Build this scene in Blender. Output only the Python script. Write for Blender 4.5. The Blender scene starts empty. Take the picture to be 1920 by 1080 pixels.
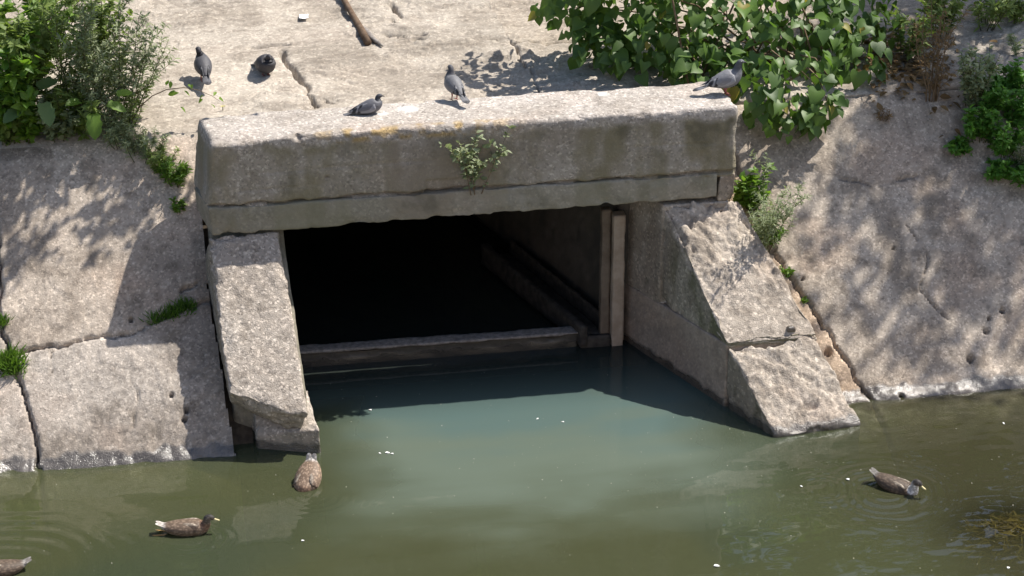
import bpy, math, random
import numpy as np
from mathutils import Vector, Matrix

random.seed(7)
RNG = np.random.default_rng(11)
SC = bpy.context.scene
COL = SC.collection

# ------------------------------------------------------------------ camera
FPX, PITCH, YAW = 4500.0, math.radians(24), math.radians(10.5)
DV = np.array([math.sin(YAW) * math.cos(PITCH), math.cos(YAW) * math.cos(PITCH), -math.sin(PITCH)])
RV = np.array([math.cos(YAW), -math.sin(YAW), 0.0])
UV = np.cross(RV, DV)
CAM = np.array([-1.622, -17.16, 8.519])
cd = bpy.data.cameras.new('camera')
cd.sensor_width = 36.0
cd.lens = FPX / 1920.0 * 36.0
cd.clip_start, cd.clip_end = 0.5, 400.0
cam = bpy.data.objects.new('camera', cd)
COL.objects.link(cam)
cam.matrix_world = Matrix(((RV[0], UV[0], -DV[0], CAM[0]), (RV[1], UV[1], -DV[1], CAM[1]),
                           (RV[2], UV[2], -DV[2], CAM[2]), (0, 0, 0, 1)))
SC.camera = cam

# ------------------------------------------------------------------ sky, sun, exposure
SUN = np.array([0.62, 0.21, 1.0]); SUN /= np.linalg.norm(SUN)
w = bpy.data.worlds.new('World'); SC.world = w; w.use_nodes = True
nt = w.node_tree; nt.nodes.clear()
sky = nt.nodes.new('ShaderNodeTexSky'); sky.sky_type = 'NISHITA'; sky.sun_disc = False
sky.sun_elevation = math.asin(SUN[2]); sky.sun_rotation = math.atan2(SUN[0], SUN[1])
sky.air_density = 1.0; sky.dust_density = 1.5
bg = nt.nodes.new('ShaderNodeBackground'); bg.inputs[1].default_value = 0.105
wo = nt.nodes.new('ShaderNodeOutputWorld')
nt.links.new(sky.outputs[0], bg.inputs[0]); nt.links.new(bg.outputs[0], wo.inputs[0])
sl = bpy.data.lights.new('sun', 'SUN'); sl.energy = 4.6; sl.angle = math.radians(0.53); sl.color = (1.0, 0.95, 0.87)
sun = bpy.data.objects.new('sun', sl); COL.objects.link(sun)
sun.rotation_euler = Vector(SUN).to_track_quat('Z', 'Y').to_euler()
sun.location = (8, 4, 14)
SC.view_settings.view_transform = 'Standard'; SC.view_settings.look = 'None'
SC.view_settings.gamma = 1.0; SC.view_settings.use_curve_mapping = False
SC.view_settings.exposure = 0.64
SC.cycles.max_bounces = 8; SC.cycles.transparent_max_bounces = 24
SC.cycles.use_denoising = True

# ------------------------------------------------------------------ place helpers
TB = 0.9                                   # slope of the bank, waterline at y = -1
CREST_Y = 1.05
def ray(x, y): return DV + RV * (x - 960) / FPX + UV * (540 - y) / FPX
def at_z(x, y, z=0.0):
    q = ray(x, y); return CAM + q * ((z - CAM[2]) / q[2])
def at_y(x, y, Y=0.0):
    q = ray(x, y); return CAM + q * ((Y - CAM[1]) / q[1])
def at_plane(x, y, p0, n):
    q = ray(x, y); return CAM + q * (np.dot(np.array(p0) - CAM, n) / np.dot(q, n))
def on_bank(x, y):
    p = at_plane(x, y, (0, -1, 0), np.array([0, -TB, 1.0]))
    if p[1] > CREST_Y: p = at_plane(x, y, (0, CREST_Y, TB * (CREST_Y + 1)), np.array([0, -0.12, 1.0]))
    return p
def bank_z(x, y):
    """base surface of the bank: steep slab, rounded crest, nearly level berm"""
    a = TB * (y + 1.0); b = TB * (CREST_Y + 1) + 0.12 * (y - CREST_Y)
    k = 0.14
    h = np.clip(0.5 + 0.5 * (a - b) / k, 0, 1)
    return a * (1 - h) + b * h - k * h * (1 - h)

# ------------------------------------------------------------------ numpy noise
def _h(ix, iy, iz, s):
    n = (ix.astype(np.uint32) * np.uint32(374761393) + iy.astype(np.uint32) * np.uint32(668265263)
         + iz.astype(np.uint32) * np.uint32(2246822519) + np.uint32(s * 3266489917 & 0xffffffff))
    n = (n ^ (n >> np.uint32(13))) * np.uint32(1274126177)
    n = (n ^ (n >> np.uint32(16))) * np.uint32(2654435761)
    return ((n ^ (n >> np.uint32(15))) & np.uint32(0xffffff)).astype(np.float64) / float(0xffffff)
def vnoise(P, s=0):
    I = np.floor(P).astype(np.int64); f = P - I; u = f * f * f * (f * (f * 6 - 15) + 10)
    r = 0
    for dx in (0, 1):
        for dy in (0, 1):
            for dz in (0, 1):
                wgt = (u[:, 0] if dx else 1 - u[:, 0]) * (u[:, 1] if dy else 1 - u[:, 1]) * (u[:, 2] if dz else 1 - u[:, 2])
                r = r + wgt * _h(I[:, 0] + dx, I[:, 1] + dy, I[:, 2] + dz, s)
    return r * 2 - 1
def fbm(P, o=4, s=0, g=0.5):
    r = 0; a = 1.0; t = 0
    for i in range(o):
        r = r + a * vnoise(P * (2.03 ** i) + 17.3 * i, s + i); t += a; a *= g
    return r / t
def cells(x, y, size, s, keep, rmin, rmax):
    """scattered round dents: for each point 0..1 inside its nearest dent"""
    X = x / size; Y = y / size; ix = np.floor(X).astype(np.int64); iy = np.floor(Y).astype(np.int64)
    z = np.zeros_like(ix); out = np.zeros_like(x); rr = np.zeros_like(x)
    for dx in (-1, 0, 1):
        for dy in (-1, 0, 1):
            cx = ix + dx; cy = iy + dy
            px = cx + _h(cx, cy, z, s); py = cy + _h(cx, cy, z, s + 1)
            r = (rmin + (rmax - rmin) * _h(cx, cy, z, s + 2) ** 2) / size
            on = _h(cx, cy, z, s + 3) < keep
            st = 0.6 + 0.8 * _h(cx, cy, z, s + 4)
            d = np.sqrt(((X - px) * st) ** 2 + ((Y - py) / st) ** 2) / r
            v = np.where(on, np.clip(1 - d * d, 0, 1), 0)
            rr = np.where(v > out, r * size, rr); out = np.maximum(out, v)
    return out, rr
def seg_dist(x, y, pts):
    """distance to a polyline and the width given at its points (pts: x, y, w)"""
    best = np.full_like(x, 1e9); ww = np.zeros_like(x)
    for (a, b) in zip(pts[:-1], pts[1:]):
        ax, ay, aw = a; bx, by, bw = b
        L = (bx - ax) ** 2 + (by - ay) ** 2 + 1e-12
        t = np.clip(((x - ax) * (bx - ax) + (y - ay) * (by - ay)) / L, 0, 1)
        d = np.hypot(x - ax - t * (bx - ax), y - ay - t * (by - ay))
        m = d < best; best = np.where(m, d, best); ww = np.where(m, aw + t * (bw - aw), ww)
    return best, ww
def sstep(a, b, x):
    t = np.clip((x - a) / (b - a), 0, 1); return t * t * (3 - 2 * t)

# ------------------------------------------------------------------ mesh helpers
def grid_faces(nx, ny):
    i = np.arange(nx - 1)[None, :] + np.arange(ny - 1)[:, None] * nx
    return np.stack([i, i + 1, i + nx + 1, i + nx], -1).reshape(-1, 4)
def make_mesh(name, V, F, smooth=True, cols=None):
    me = bpy.data.meshes.new(name)
    V = np.asarray(V, dtype=np.float32)
    if isinstance(F, np.ndarray):
        k = F.shape[1]; m = len(F)
        me.vertices.add(len(V)); me.vertices.foreach_set('co', V.ravel())
        me.loops.add(m * k); me.loops.foreach_set('vertex_index', F.astype(np.int32).ravel())
        me.polygons.add(m); me.polygons.foreach_set('loop_start', np.arange(0, m * k, k, dtype=np.int32))
        try: me.polygons.foreach_set('loop_total', np.full(m, k, dtype=np.int32))
        except Exception: pass
        me.update(calc_edges=True); me.validate()
    else:
        me.from_pydata([tuple(map(float, v)) for v in V], [], [tuple(map(int, f)) for f in F]); me.update()
    me.polygons.foreach_set('use_smooth', np.full(len(me.polygons), bool(smooth)))
    if cols is not None:
        a = me.color_attributes.new('tint', 'FLOAT_COLOR', 'POINT')
        c = np.asarray(cols, dtype=np.float32)
        if c.shape[1] == 3: c = np.concatenate([c, np.ones((len(c), 1), np.float32)], 1)
        a.data.foreach_set('color', c.ravel())
    return me
def put(name, me, mat, parent=None, kind=None, label=None, cat=None, group=None):
    o = bpy.data.objects.new(name, me); COL.objects.link(o)
    if mat is not None and me is not None and not me.materials: me.materials.append(mat)
    if parent is not None: o.parent = parent
    if kind: o['kind'] = kind
    if label: o['label'] = label
    if cat: o['category'] = cat
    if group: o['group'] = group
    return o
def thing(name, label, cat, loc=(0, 0, 0), group=None):
    o = bpy.data.objects.new(name, None); COL.objects.link(o); o.location = loc; o.empty_display_size = 0.1
    o['label'] = label; o['category'] = cat
    if group: o['group'] = group
    return o
def submesh(V, F):
    u, inv = np.unique(F.ravel(), return_inverse=True)
    return V[u], inv.reshape(F.shape)
def block(corners, res=0.016, rnd=0.03, rough=0.006, freq=9.0, chip=0.02, seed=1, hook=None, wear=1.0):
    """weathered concrete block: rounded box warped to 8 corners.
    corners: bottom (x0y0, x1y0, x1y1, x0y1) then top in the same order; y0 is the front"""
    c = np.array(corners, float).reshape(2, 4, 3)
    L = np.array([np.mean([np.linalg.norm(c[k, 1] - c[k, 0]) for k in (0, 1)] + [np.linalg.norm(c[k, 2] - c[k, 3]) for k in (0, 1)]),
                  np.mean([np.linalg.norm(c[k, 3] - c[k, 0]) for k in (0, 1)] + [np.linalg.norm(c[k, 2] - c[k, 1]) for k in (0, 1)]),
                  np.mean([np.linalg.norm(c[1, j] - c[0, j]) for j in range(4)])]) / 2
    n = [max(3, int(round(2 * l / res)) + 1) for l in L]
    Vs, Fs, off = [], [], 0
    for ax in range(3):
        u, v = (ax + 1) % 3, (ax + 2) % 3
        A, B = np.meshgrid(np.linspace(-1, 1, n[u]), np.linspace(-1, 1, n[v]))
        for sgn in (-1, 1):
            p = np.empty((A.size, 3)); p[:, u] = A.ravel() * L[u]; p[:, v] = B.ravel() * L[v]; p[:, ax] = sgn * L[ax]
            f = grid_faces(n[u], n[v])
            if sgn < 0: f = f[:, ::-1]
            Vs.append(p); Fs.append(f + off); off += len(p)
    V = np.concatenate(Vs); F = np.concatenate(Fs)
    key = np.round(V * 2e4).astype(np.int64)
    _, idx, inv = np.unique(key, axis=0, return_index=True, return_inverse=True)
    V = V[idx]; F = inv.reshape(-1)[F]
    ns = V + seed * 13.7
    e = np.sort(L - np.abs(V), axis=1)[:, 1]                      # distance to the nearest edge
    r = rnd * (0.7 + 0.6 * wear * (fbm(ns * 3.1, 3, seed) + 0.3)); r = np.clip(r, 0.004, min(L) * 0.9)
    q = np.clip(V, -(L - r[:, None]), L - r[:, None]); dlt = V - q
    ln = np.linalg.norm(dlt, axis=1, keepdims=True); nrm = dlt / np.maximum(ln, 1e-9)
    V2 = q + nrm * r[:, None]
    dsp = rough * fbm(ns * freq, 5, seed + 3) + rough * 0.7 * fbm(ns * 2.0, 2, seed + 9)
    ch = np.clip(fbm(ns * 6.0, 4, seed + 20) - 0.02, 0, 1) * sstep(0.09, 0.0, e) * chip * 3.0
    V2 = V2 + nrm * (dsp - ch)[:, None]
    if hook is not None: V2 = hook(V2, L, nrm)
    t = V2 / L / 2 + 0.5
    a, b, g = t[:, 0:1], t[:, 1:2], t[:, 2:3]
    def face(k): return (c[k, 0] * (1 - a) + c[k, 1] * a) * (1 - b) + (c[k, 3] * (1 - a) + c[k, 2] * a) * b
    return face(0) * (1 - g) + face(1) * g, F
def box(x0, x1, y0, y1, z0, z1):
    return [(x0, y0, z0), (x1, y0, z0), (x1, y1, z0), (x0, y1, z0), (x0, y0, z1), (x1, y0, z1), (x1, y1, z1), (x0, y1, z1)]
def tube(pts, rad, n=8):
    """tapered tube through points with closed ends"""
    pts = [Vector(p) for p in pts]; V, F = [], []
    for i, p in enumerate(pts):
        t = (pts[min(i + 1, len(pts) - 1)] - pts[max(i - 1, 0)]).normalized()
        a = t.orthogonal().normalized(); b = t.cross(a)
        if i and (a.dot(pa) < 0.5):
            a = (pa - t * pa.dot(t)).normalized(); b = t.cross(a)
        pa = a
        for k in range(n):
            th = 2 * math.pi * k / n
            V.append(tuple(p + (a * math.cos(th) + b * math.sin(th)) * rad[i]))
    for i in range(len(pts) - 1):
        for k in range(n):
            F.append((i * n + k, i * n + (k + 1) % n, (i + 1) * n + (k + 1) % n, (i + 1) * n + k))
    F.append(tuple(range(n))[::-1]); F.append(tuple((len(pts) - 1) * n + k for k in range(n)))
    return V, F
def join(parts):
    V, F = [], []
    for v, f in parts:
        o = len(V); V += list(map(tuple, v)); F += [tuple(i + o for i in q) for q in f]
    return V, F

# ------------------------------------------------------------------ materials
class NT:
    def __init__(s, name):
        s.m = bpy.data.materials.new(name); s.m.use_nodes = True; s.t = s.m.node_tree; s.t.nodes.clear()
        s.out = s.n('ShaderNodeOutputMaterial')
    def n(s, ty, **k):
        x = s.t.nodes.new(ty)
        for a, b in k.items(): setattr(x, a, b)
        return x
    def l(s, a, b): s.t.links.new(a, b)
    def pos(s):
        if not hasattr(s, '_p'): s._p = s.n('ShaderNodeNewGeometry').outputs['Position']
        return s._p
    def noise(s, scale, detail=4, rough=0.55, vec=None, dist=0.0):
        x = s.n('ShaderNodeTexNoise'); x.inputs['Scale'].default_value = scale; x.inputs['Detail'].default_value = detail
        x.inputs['Roughness'].default_value = rough; x.inputs['Distortion'].default_value = dist
        s.l(vec or s.pos(), x.inputs['Vector']); return x.outputs['Fac']
    def vor(s, scale, out='Color', vec=None, feat='F1'):
        x = s.n('ShaderNodeTexVoronoi'); x.feature = feat; x.inputs['Scale'].default_value = scale
        s.l(vec or s.pos(), x.inputs['Vector']); return x.outputs[out]
    def ramp(s, v, a, b, lo=0.0, hi=1.0, smooth=True):
        x = s.n('ShaderNodeMapRange'); x.interpolation_type = 'SMOOTHSTEP' if smooth else 'LINEAR'
        x.inputs['From Min'].default_value = a; x.inputs['From Max'].default_value = b
        x.inputs['To Min'].default_value = lo; x.inputs['To Max'].default_value = hi
        s.l(v, x.inputs['Value']); return x.outputs[0]
    def math(s, op, a, b=0.0):
        x = s.n('ShaderNodeMath', operation=op)
        for i, v in enumerate((a, b)):
            if isinstance(v, (int, float)): x.inputs[i].default_value = v
            else: s.l(v, x.inputs[i])
        return x.outputs[0]
    def mix(s, f, a, b, mode='MIX'):
        x = s.n('ShaderNodeMix', data_type='RGBA', blend_type=mode)
        if isinstance(f, (int, float)): x.inputs[0].default_value = f
        else: s.l(f, x.inputs[0])
        for i, v in ((6, a), (7, b)):
            if isinstance(v, (tuple, list)): x.inputs[i].default_value = (*v[:3], 1)
            else: s.l(v, x.inputs[i])
        return x.outputs[2]
    def xyz(s):
        if not hasattr(s, '_x'):
            x = s.n('ShaderNodeSeparateXYZ'); s.l(s.pos(), x.inputs[0]); s._x = x.outputs
        return s._x
    def bump(s, h, st, dist=0.01, prev=None):
        x = s.n('ShaderNodeBump'); x.inputs['Strength'].default_value = st; x.inputs['Distance'].default_value = dist
        s.l(h, x.inputs['Height'])
        if prev is not None: s.l(prev, x.inputs['Normal'])
        return x.outputs[0]
    def bsdf(s, col, rough=0.8, normal=None, spec=0.3, **k):
        b = s.n('ShaderNodeBsdfPrincipled')
        for nm, v in (('Base Color', col), ('Roughness', rough), ('Specular IOR Level', spec)):
            if isinstance(v, (tuple, list)): b.inputs[nm].default_value = (*v[:3], 1)
            elif isinstance(v, (int, float)): b.inputs[nm].default_value = v
            else: s.l(v, b.inputs[nm])
        if normal is not None: s.l(normal, b.inputs['Normal'])
        return b.outputs[0]
    def done(s, sh): s.l(sh, s.out.inputs[0]); return s.m

def lerp(a, b, f): return a * (1 - f[:, None]) + np.asarray(b, float)[None, :] * f[:, None] if np.ndim(b) == 1 else a * (1 - f[:, None]) + b * f[:, None]
STY = {   # main colours of each concrete: skin, worn skin, stain; then amounts
    'bank':   dict(c1=(.435, .378, .318), c2=(.315, .266, .218), c3=(.18, .150, .120), pink=.30, wet=1),
    'berm':   dict(c1=(.40, .352, .295), c2=(.315, .272, .222), c3=(.205, .172, .138), pink=.12, wet=0, flow=1),
    'beam':   dict(c1=(.44, .395, .355), c2=(.37, .33, .29), c3=(.27, .235, .20), pink=.3, wet=0, film=(.205, .178, .108), amt=.9),
    'lintel': dict(c1=(.33, .30, .25), c2=(.27, .245, .20), c3=(.20, .18, .14), pink=.15, wet=0, film=(.205, .19, .125), amt=.75),
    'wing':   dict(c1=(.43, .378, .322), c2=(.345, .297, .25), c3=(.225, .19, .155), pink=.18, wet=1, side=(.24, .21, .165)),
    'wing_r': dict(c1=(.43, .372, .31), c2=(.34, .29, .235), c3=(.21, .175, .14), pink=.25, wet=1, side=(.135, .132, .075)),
    'mossy':  dict(c1=(.25, .225, .18), c2=(.21, .19, .15), c3=(.14, .13, .09), pink=.1, wet=1),
    'inner':  dict(c1=(.31, .255, .205), c2=(.26, .21, .17), c3=(.19, .155, .125), pink=.3, wet=1),
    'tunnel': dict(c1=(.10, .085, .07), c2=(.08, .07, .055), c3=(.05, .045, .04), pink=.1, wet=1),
}
def conc_cols(P, sty, nz=None, seed=0):
    """stains, worn patches, algae film and the wet line, one colour per vertex; alpha = wetness"""
    s = STY[sty]; Q = P * np.array([1, 1.1, 1.1]) + seed * 3.7
    if s.get('flow'): Q = np.stack([P[:, 0] * .6 + P[:, 1] * .5, P[:, 1] * 1.4 - P[:, 0] * .3, P[:, 2]], 1)
    c = np.tile(np.array(s['c1'], float), (len(P), 1))
    worn = sstep(-.25, .35, fbm(Q * 1.3, 4, 131)); c = lerp(c, s['c2'], worn)
    c = lerp(c, np.array([s['c1'][0] * 1.02, s['c1'][1] * .84, s['c1'][2] * .74]), sstep(.02, .5, fbm(Q * 1.9 + 9, 4, 231)) * s['pink'])
    c = lerp(c, s['c3'], sstep(.0, .55, fbm(Q * 6.5, 4, 331)) * .7)
    c = lerp(c, s['c3'], sstep(.1, .6, fbm(Q * 23, 3, 371)) * .55)
    c = lerp(c, np.minimum(np.array(s['c1']) * 1.45, .7), sstep(.25, .7, fbm(Q * 33, 2, 391)) * .45)
    if sty in ('bank', 'berm'):
        run = sstep(.05, .6, fbm(np.stack([P[:, 0] * 9 + P[:, 1] * .6, P[:, 1] * .7, 0 * P[:, 0]], 1), 4, 421)) * sstep(-.2, .4, fbm(P * .9 + 5, 3, 425))
        c = lerp(c, np.array(s['c3']) * .9, run * (.6 if sty == 'bank' else .2))
        c *= (1 + .30 * fbm(P * .75 + 3, 4, 427))[:, None]
        c = lerp(c, np.minimum(np.array(s['c1']) * 1.22, .6), sstep(.12, .45, fbm(P * 1.7 + 21, 5, 429)) * .6)
    c *= (1 + .16 * fbm(Q * 60, 2, 411))[:, None]
    if 'film' in s or 'side' in s:
        fz = P * np.array([1, 1, .25])
        f = sstep(-.35, .3, .6 * fbm(fz * 8, 4, 431) + .8 * fbm(P * 2.2, 4, 441)) * .65 + .35
        if 'film' in s:
            f = f * s['amt'] * (sstep(2.12, 2.03, P[:, 2] + .05 * fbm(P * 9, 3, 9)) if sty == 'beam' else 1.0)
            film = lerp(np.tile(np.array(s['film'], float), (len(P), 1)), np.array([.245, .205, .155]), sstep(-.1, .5, fbm(P * 1.1, 3, 451)))
            film = lerp(film, (.26, .255, .235), sstep(.3, .6, fbm(fz * 5 + 4, 4, 461)) * .6)
            film = lerp(film, (.27, .19, .09), sstep(.35, .65, fbm(fz * 3 + 8, 4, 466)) * .4)
            c = lerp(c, film, f)
            c = lerp(c, (.075, .07, .048), sstep(.22, .5, fbm(P * 4.5 + 2, 5, 471)) * .55 * f)
        else:
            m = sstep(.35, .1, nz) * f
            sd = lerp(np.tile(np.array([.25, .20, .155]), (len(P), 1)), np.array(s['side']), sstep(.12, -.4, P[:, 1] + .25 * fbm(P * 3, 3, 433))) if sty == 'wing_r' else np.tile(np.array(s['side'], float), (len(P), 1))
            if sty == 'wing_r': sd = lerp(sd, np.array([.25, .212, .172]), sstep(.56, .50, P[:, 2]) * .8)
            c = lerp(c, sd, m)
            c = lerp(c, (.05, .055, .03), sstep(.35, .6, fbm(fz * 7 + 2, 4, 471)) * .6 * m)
    if sty == 'beam':      # orange lichen and pale droppings along the front arris
        m = sstep(-.2, .3, P[:, 0]) * sstep(1.9, 1.1, P[:, 0]) * sstep(2.05, 2.09, P[:, 2]) * sstep(.12, .03, P[:, 1])
        c = lerp(c, (.35, .235, .085), m * sstep(-.15, .35, fbm(P * 14, 4, 481)) * .8)
        for (ux, uy, ur) in ((765, 205, .10), (930, 182, .05), (720, 214, .05), (1130, 178, .06), (795, 188, .05)):
            q = at_z(ux, uy, 2.155); d = np.hypot(P[:, 0] - q[0], P[:, 1] - q[1]) + .04 * fbm(P * 22, 3, 491)
            c = lerp(c, (.68, .66, .62), sstep(ur, ur * .4, d) * .75 * sstep(2.1, 2.14, P[:, 2]))
    wet = np.zeros(len(P)) if 'film' not in s else f * 1.0
    if s['wet']:
        e = P[:, 2] + .040 * fbm(P * 11, 4, 501)
        wet = sstep(.085, .055, e)
        c = c * (1 - .68 * wet[:, None])
        al = sstep(-.01, -.045, e)
        alg = lerp(np.tile(np.array([.20, .165, .06]), (len(P), 1)), np.array([.12, .14, .025]), sstep(-.3, .4, fbm(P * 2.6, 4, 511)))
        c = lerp(c, alg, al)
    return np.concatenate([np.clip(c, .01, .8), wet[:, None]], 1)
def concrete(name, scale, fleck, bump):
    k = NT(name); a = k.n('ShaderNodeVertexColor'); a.layer_name = 'tint'
    v = k.n('ShaderNodeTexVoronoi'); v.inputs['Scale'].default_value = scale; k.l(k.pos(), v.inputs['Vector'])
    sp = k.n('ShaderNodeSeparateColor'); k.l(v.outputs['Color'], sp.inputs[0])
    f = k.math('ADD', k.math('MULTIPLY', k.ramp(sp.outputs[0], .72, .95), fleck), k.math('MULTIPLY', k.ramp(sp.outputs[1], .75, .95), -fleck * .55))
    fac = k.math('ADD', k.math('MULTIPLY', f, k.ramp(a.outputs[1], 0, 1, 1, .15)), 1.0)
    cc = k.n('ShaderNodeCombineColor')
    for i in range(3): k.l(fac, cc.inputs[i])
    col = k.mix(1.0, a.outputs[0], cc.outputs[0], 'MULTIPLY')
    n = k.noise(95, 2, .6)
    h = k.math('ADD', n, k.math('MULTIPLY', sp.outputs[0], .7))
    return k.done(k.bsdf(col, (k.ramp(a.outputs[1], 0, 1, .9, .26) if STY[name.replace('_concrete', '')]['wet'] else .88), k.bump(h, bump, .010), (k.ramp(a.outputs[1], 0, 1, .3, 1.0) if STY[name.replace('_concrete', '')]['wet'] else .3)))

M = {}
for nm, sc_, fl_, bm_ in (('bank', 66, .42, .5), ('berm', 60, .32, .6), ('beam', 62, .55, .75), ('lintel', 60, .25, .4), ('wing', 62, .6, .8), ('wing_r', 50, .45, .8), ('mossy', 60, .2, .4), ('inner', 60, .15, .35), ('tunnel', 60, .1, .3)):
    M[nm] = concrete(nm + '_concrete', sc_, fl_, bm_)
def cput(name, vf, sty, parent, seed=0, tone=(1, 1, 1)):
    """a concrete part, coloured per vertex"""
    v, f = vf; me = make_mesh(name, v, f)
    nz = np.empty(len(me.vertices) * 3, np.float32); me.vertices.foreach_get('normal', nz)
    c = conc_cols(np.asarray(v, float), sty, nz.reshape(-1, 3)[:, 2].astype(float), seed)
    c[:, :3] *= np.array(tone)
    at = me.color_attributes.new('tint', 'FLOAT_COLOR', 'POINT'); at.data.foreach_set('color', c.astype(np.float32).ravel())
    return put(name, me, M[sty], parent)

def simple(name, c1, c2, scale=8, rough=0.7, bump=0.3, spec=0.3):
    k = NT(name); f = k.noise(scale, 3, 0.6)
    return k.done(k.bsdf(k.mix(k.ramp(f, 0.3, 0.7), c1, c2), rough, k.bump(f, bump, 0.006), spec))
M['soil'] = simple('soil', (0.05, 0.038, 0.028), (0.09, 0.07, 0.05), 20, 0.95, 0.8)
M['silt'] = simple('bed_silt', (0.05, 0.05, 0.02), (0.09, 0.085, 0.03), 2.5, 0.9, 0.3)
M['wood'] = simple('weathered_wood', (0.03, 0.026, 0.022), (0.07, 0.06, 0.05), 14, 0.8, 0.4)
M['post'] = simple('channel_post', (0.30, 0.23, 0.17), (0.40, 0.32, 0.25), 9, 0.65, 0.3)
M['oldpost'] = simple('stained_post', (0.12, 0.09, 0.065), (0.18, 0.14, 0.105), 9, 0.75, 0.3)
M['steel'] = simple('rusty_steel', (0.12, 0.07, 0.05), (0.30, 0.27, 0.24), 7, 0.6, 0.4)
M['branch'] = simple('branch_bark', (0.10, 0.062, 0.038), (0.17, 0.115, 0.075), 22, 0.85, 0.6)
M['barkgrey'] = simple('grey_bark', (0.16, 0.14, 0.125), (0.30, 0.27, 0.245), 26, 0.9, 0.8)
M['stem'] = simple('green_stem', (0.07, 0.085, 0.03), (0.11, 0.10, 0.05), 12, 0.7, 0.1)
M['drystem'] = simple('dry_stem', (0.13, 0.085, 0.05), (0.22, 0.16, 0.10), 15, 0.85, 0.2)
M['paper'] = simple('white_paper', (0.72, 0.72, 0.72), (0.8, 0.8, 0.8), 10, 0.8, 0.1)
M['feather_white'] = simple('white_feather', (0.7, 0.7, 0.68), (0.8, 0.8, 0.78), 10, 0.7, 0.1)

def leafmat(name, dark, light, trans=0.35, rough=0.42, spec=0.45):
    k = NT(name); a = k.n('ShaderNodeVertexColor'); a.layer_name = 'tint'
    sp = k.n('ShaderNodeSeparateColor'); k.l(a.outputs[0], sp.inputs[0])
    oi = k.n('ShaderNodeObjectInfo')
    f = k.math('ADD', sp.outputs[0], k.math('MULTIPLY', k.math('SUBTRACT', oi.outputs['Random'], 0.5), 0.5))
    col = k.mix(f, dark, light)
    b = k.bsdf(col, rough, None, spec)
    t = k.n('ShaderNodeBsdfTranslucent'); k.l(k.mix(0.5, col, (light[0] * 1.3, light[1] * 1.5, light[2] * 0.5)), t.inputs[0])
    mx = k.n('ShaderNodeMixShader'); mx.inputs[0].default_value = trans
    k.l(b, mx.inputs[1]); k.l(t.outputs[0], mx.inputs[2])
    return k.done(mx.outputs[0])
M['heart'] = leafmat('heart_leaf', (0.05, 0.105, 0.022), (0.125, 0.215, 0.040), 0.36, 0.5)
M['weed'] = leafmat('weed_leaf', (0.10, 0.15, 0.035), (0.23, 0.30, 0.075), 0.35, 0.6)
M['silver'] = leafmat('silvery_leaf', (0.16, 0.195, 0.10), (0.32, 0.36, 0.21), 0.33, 0.6)
M['bright'] = leafmat('bright_leaf', (0.08, 0.17, 0.02), (0.19, 0.30, 0.04), 0.45, 0.5)
M['burdock'] = leafmat('burdock_leaf', (0.05, 0.10, 0.035), (0.10, 0.16, 0.05), 0.3, 0.6)
M['fern'] = leafmat('ferny_leaf', (0.07, 0.19, 0.02), (0.14, 0.30, 0.045), 0.35, 0.6)
M['grass'] = leafmat('grass_blade', (0.05, 0.12, 0.015), (0.14, 0.24, 0.03), 0.35, 0.55)
M['dryleaf'] = leafmat('dry_leaf', (0.12, 0.075, 0.04), (0.28, 0.18, 0.08), 0.2, 0.75, 0.2)
M['tree'] = leafmat('tree_leaf', (0.04, 0.085, 0.02), (0.08, 0.15, 0.035), 0.3, 0.5)

def birdmat(name, scale=70.0, amt=0.5, rough=0.6):
    k = NT(name); a = k.n('ShaderNodeVertexColor'); a.layer_name = 'tint'
    tc = k.n('ShaderNodeTexCoord')
    mp = k.n('ShaderNodeMapping'); mp.inputs['Scale'].default_value = (0.55, 1, 1); k.l(tc.outputs['Object'], mp.inputs[0])
    d = k.vor(scale, 'Distance', mp.outputs[0])
    dk = k.mix(1.0, a.outputs[0], (0.28, 0.25, 0.23), 'MULTIPLY')
    col = k.mix(k.math('MULTIPLY', k.ramp(d, 0.25, 0.55), amt), a.outputs[0], dk)
    return k.done(k.bsdf(col, rough, k.bump(d, 0.35, 0.004), 0.35))
M['pigeon'] = birdmat('pigeon_plumage', 60, 0.15)
M['duck'] = birdmat('duck_plumage', 50, 0.7)
M['beak'] = simple('beak_horn', (0.05, 0.045, 0.045), (0.09, 0.08, 0.075), 30, 0.45, 0.05)
M['bill'] = simple('yellow_bill', (0.42, 0.36, 0.18), (0.55, 0.48, 0.26), 40, 0.4, 0.05)
M['legs'] = simple('pink_leg', (0.30, 0.09, 0.08), (0.38, 0.13, 0.11), 40, 0.6, 0.1)
M['footorange'] = simple('orange_foot', (0.45, 0.26, 0.10), (0.55, 0.34, 0.14), 40, 0.5, 0.1)
M['eye'] = simple('eye', (0.01, 0.008, 0.006), (0.02, 0.015, 0.01), 30, 0.15, 0.0, 0.5)

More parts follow.
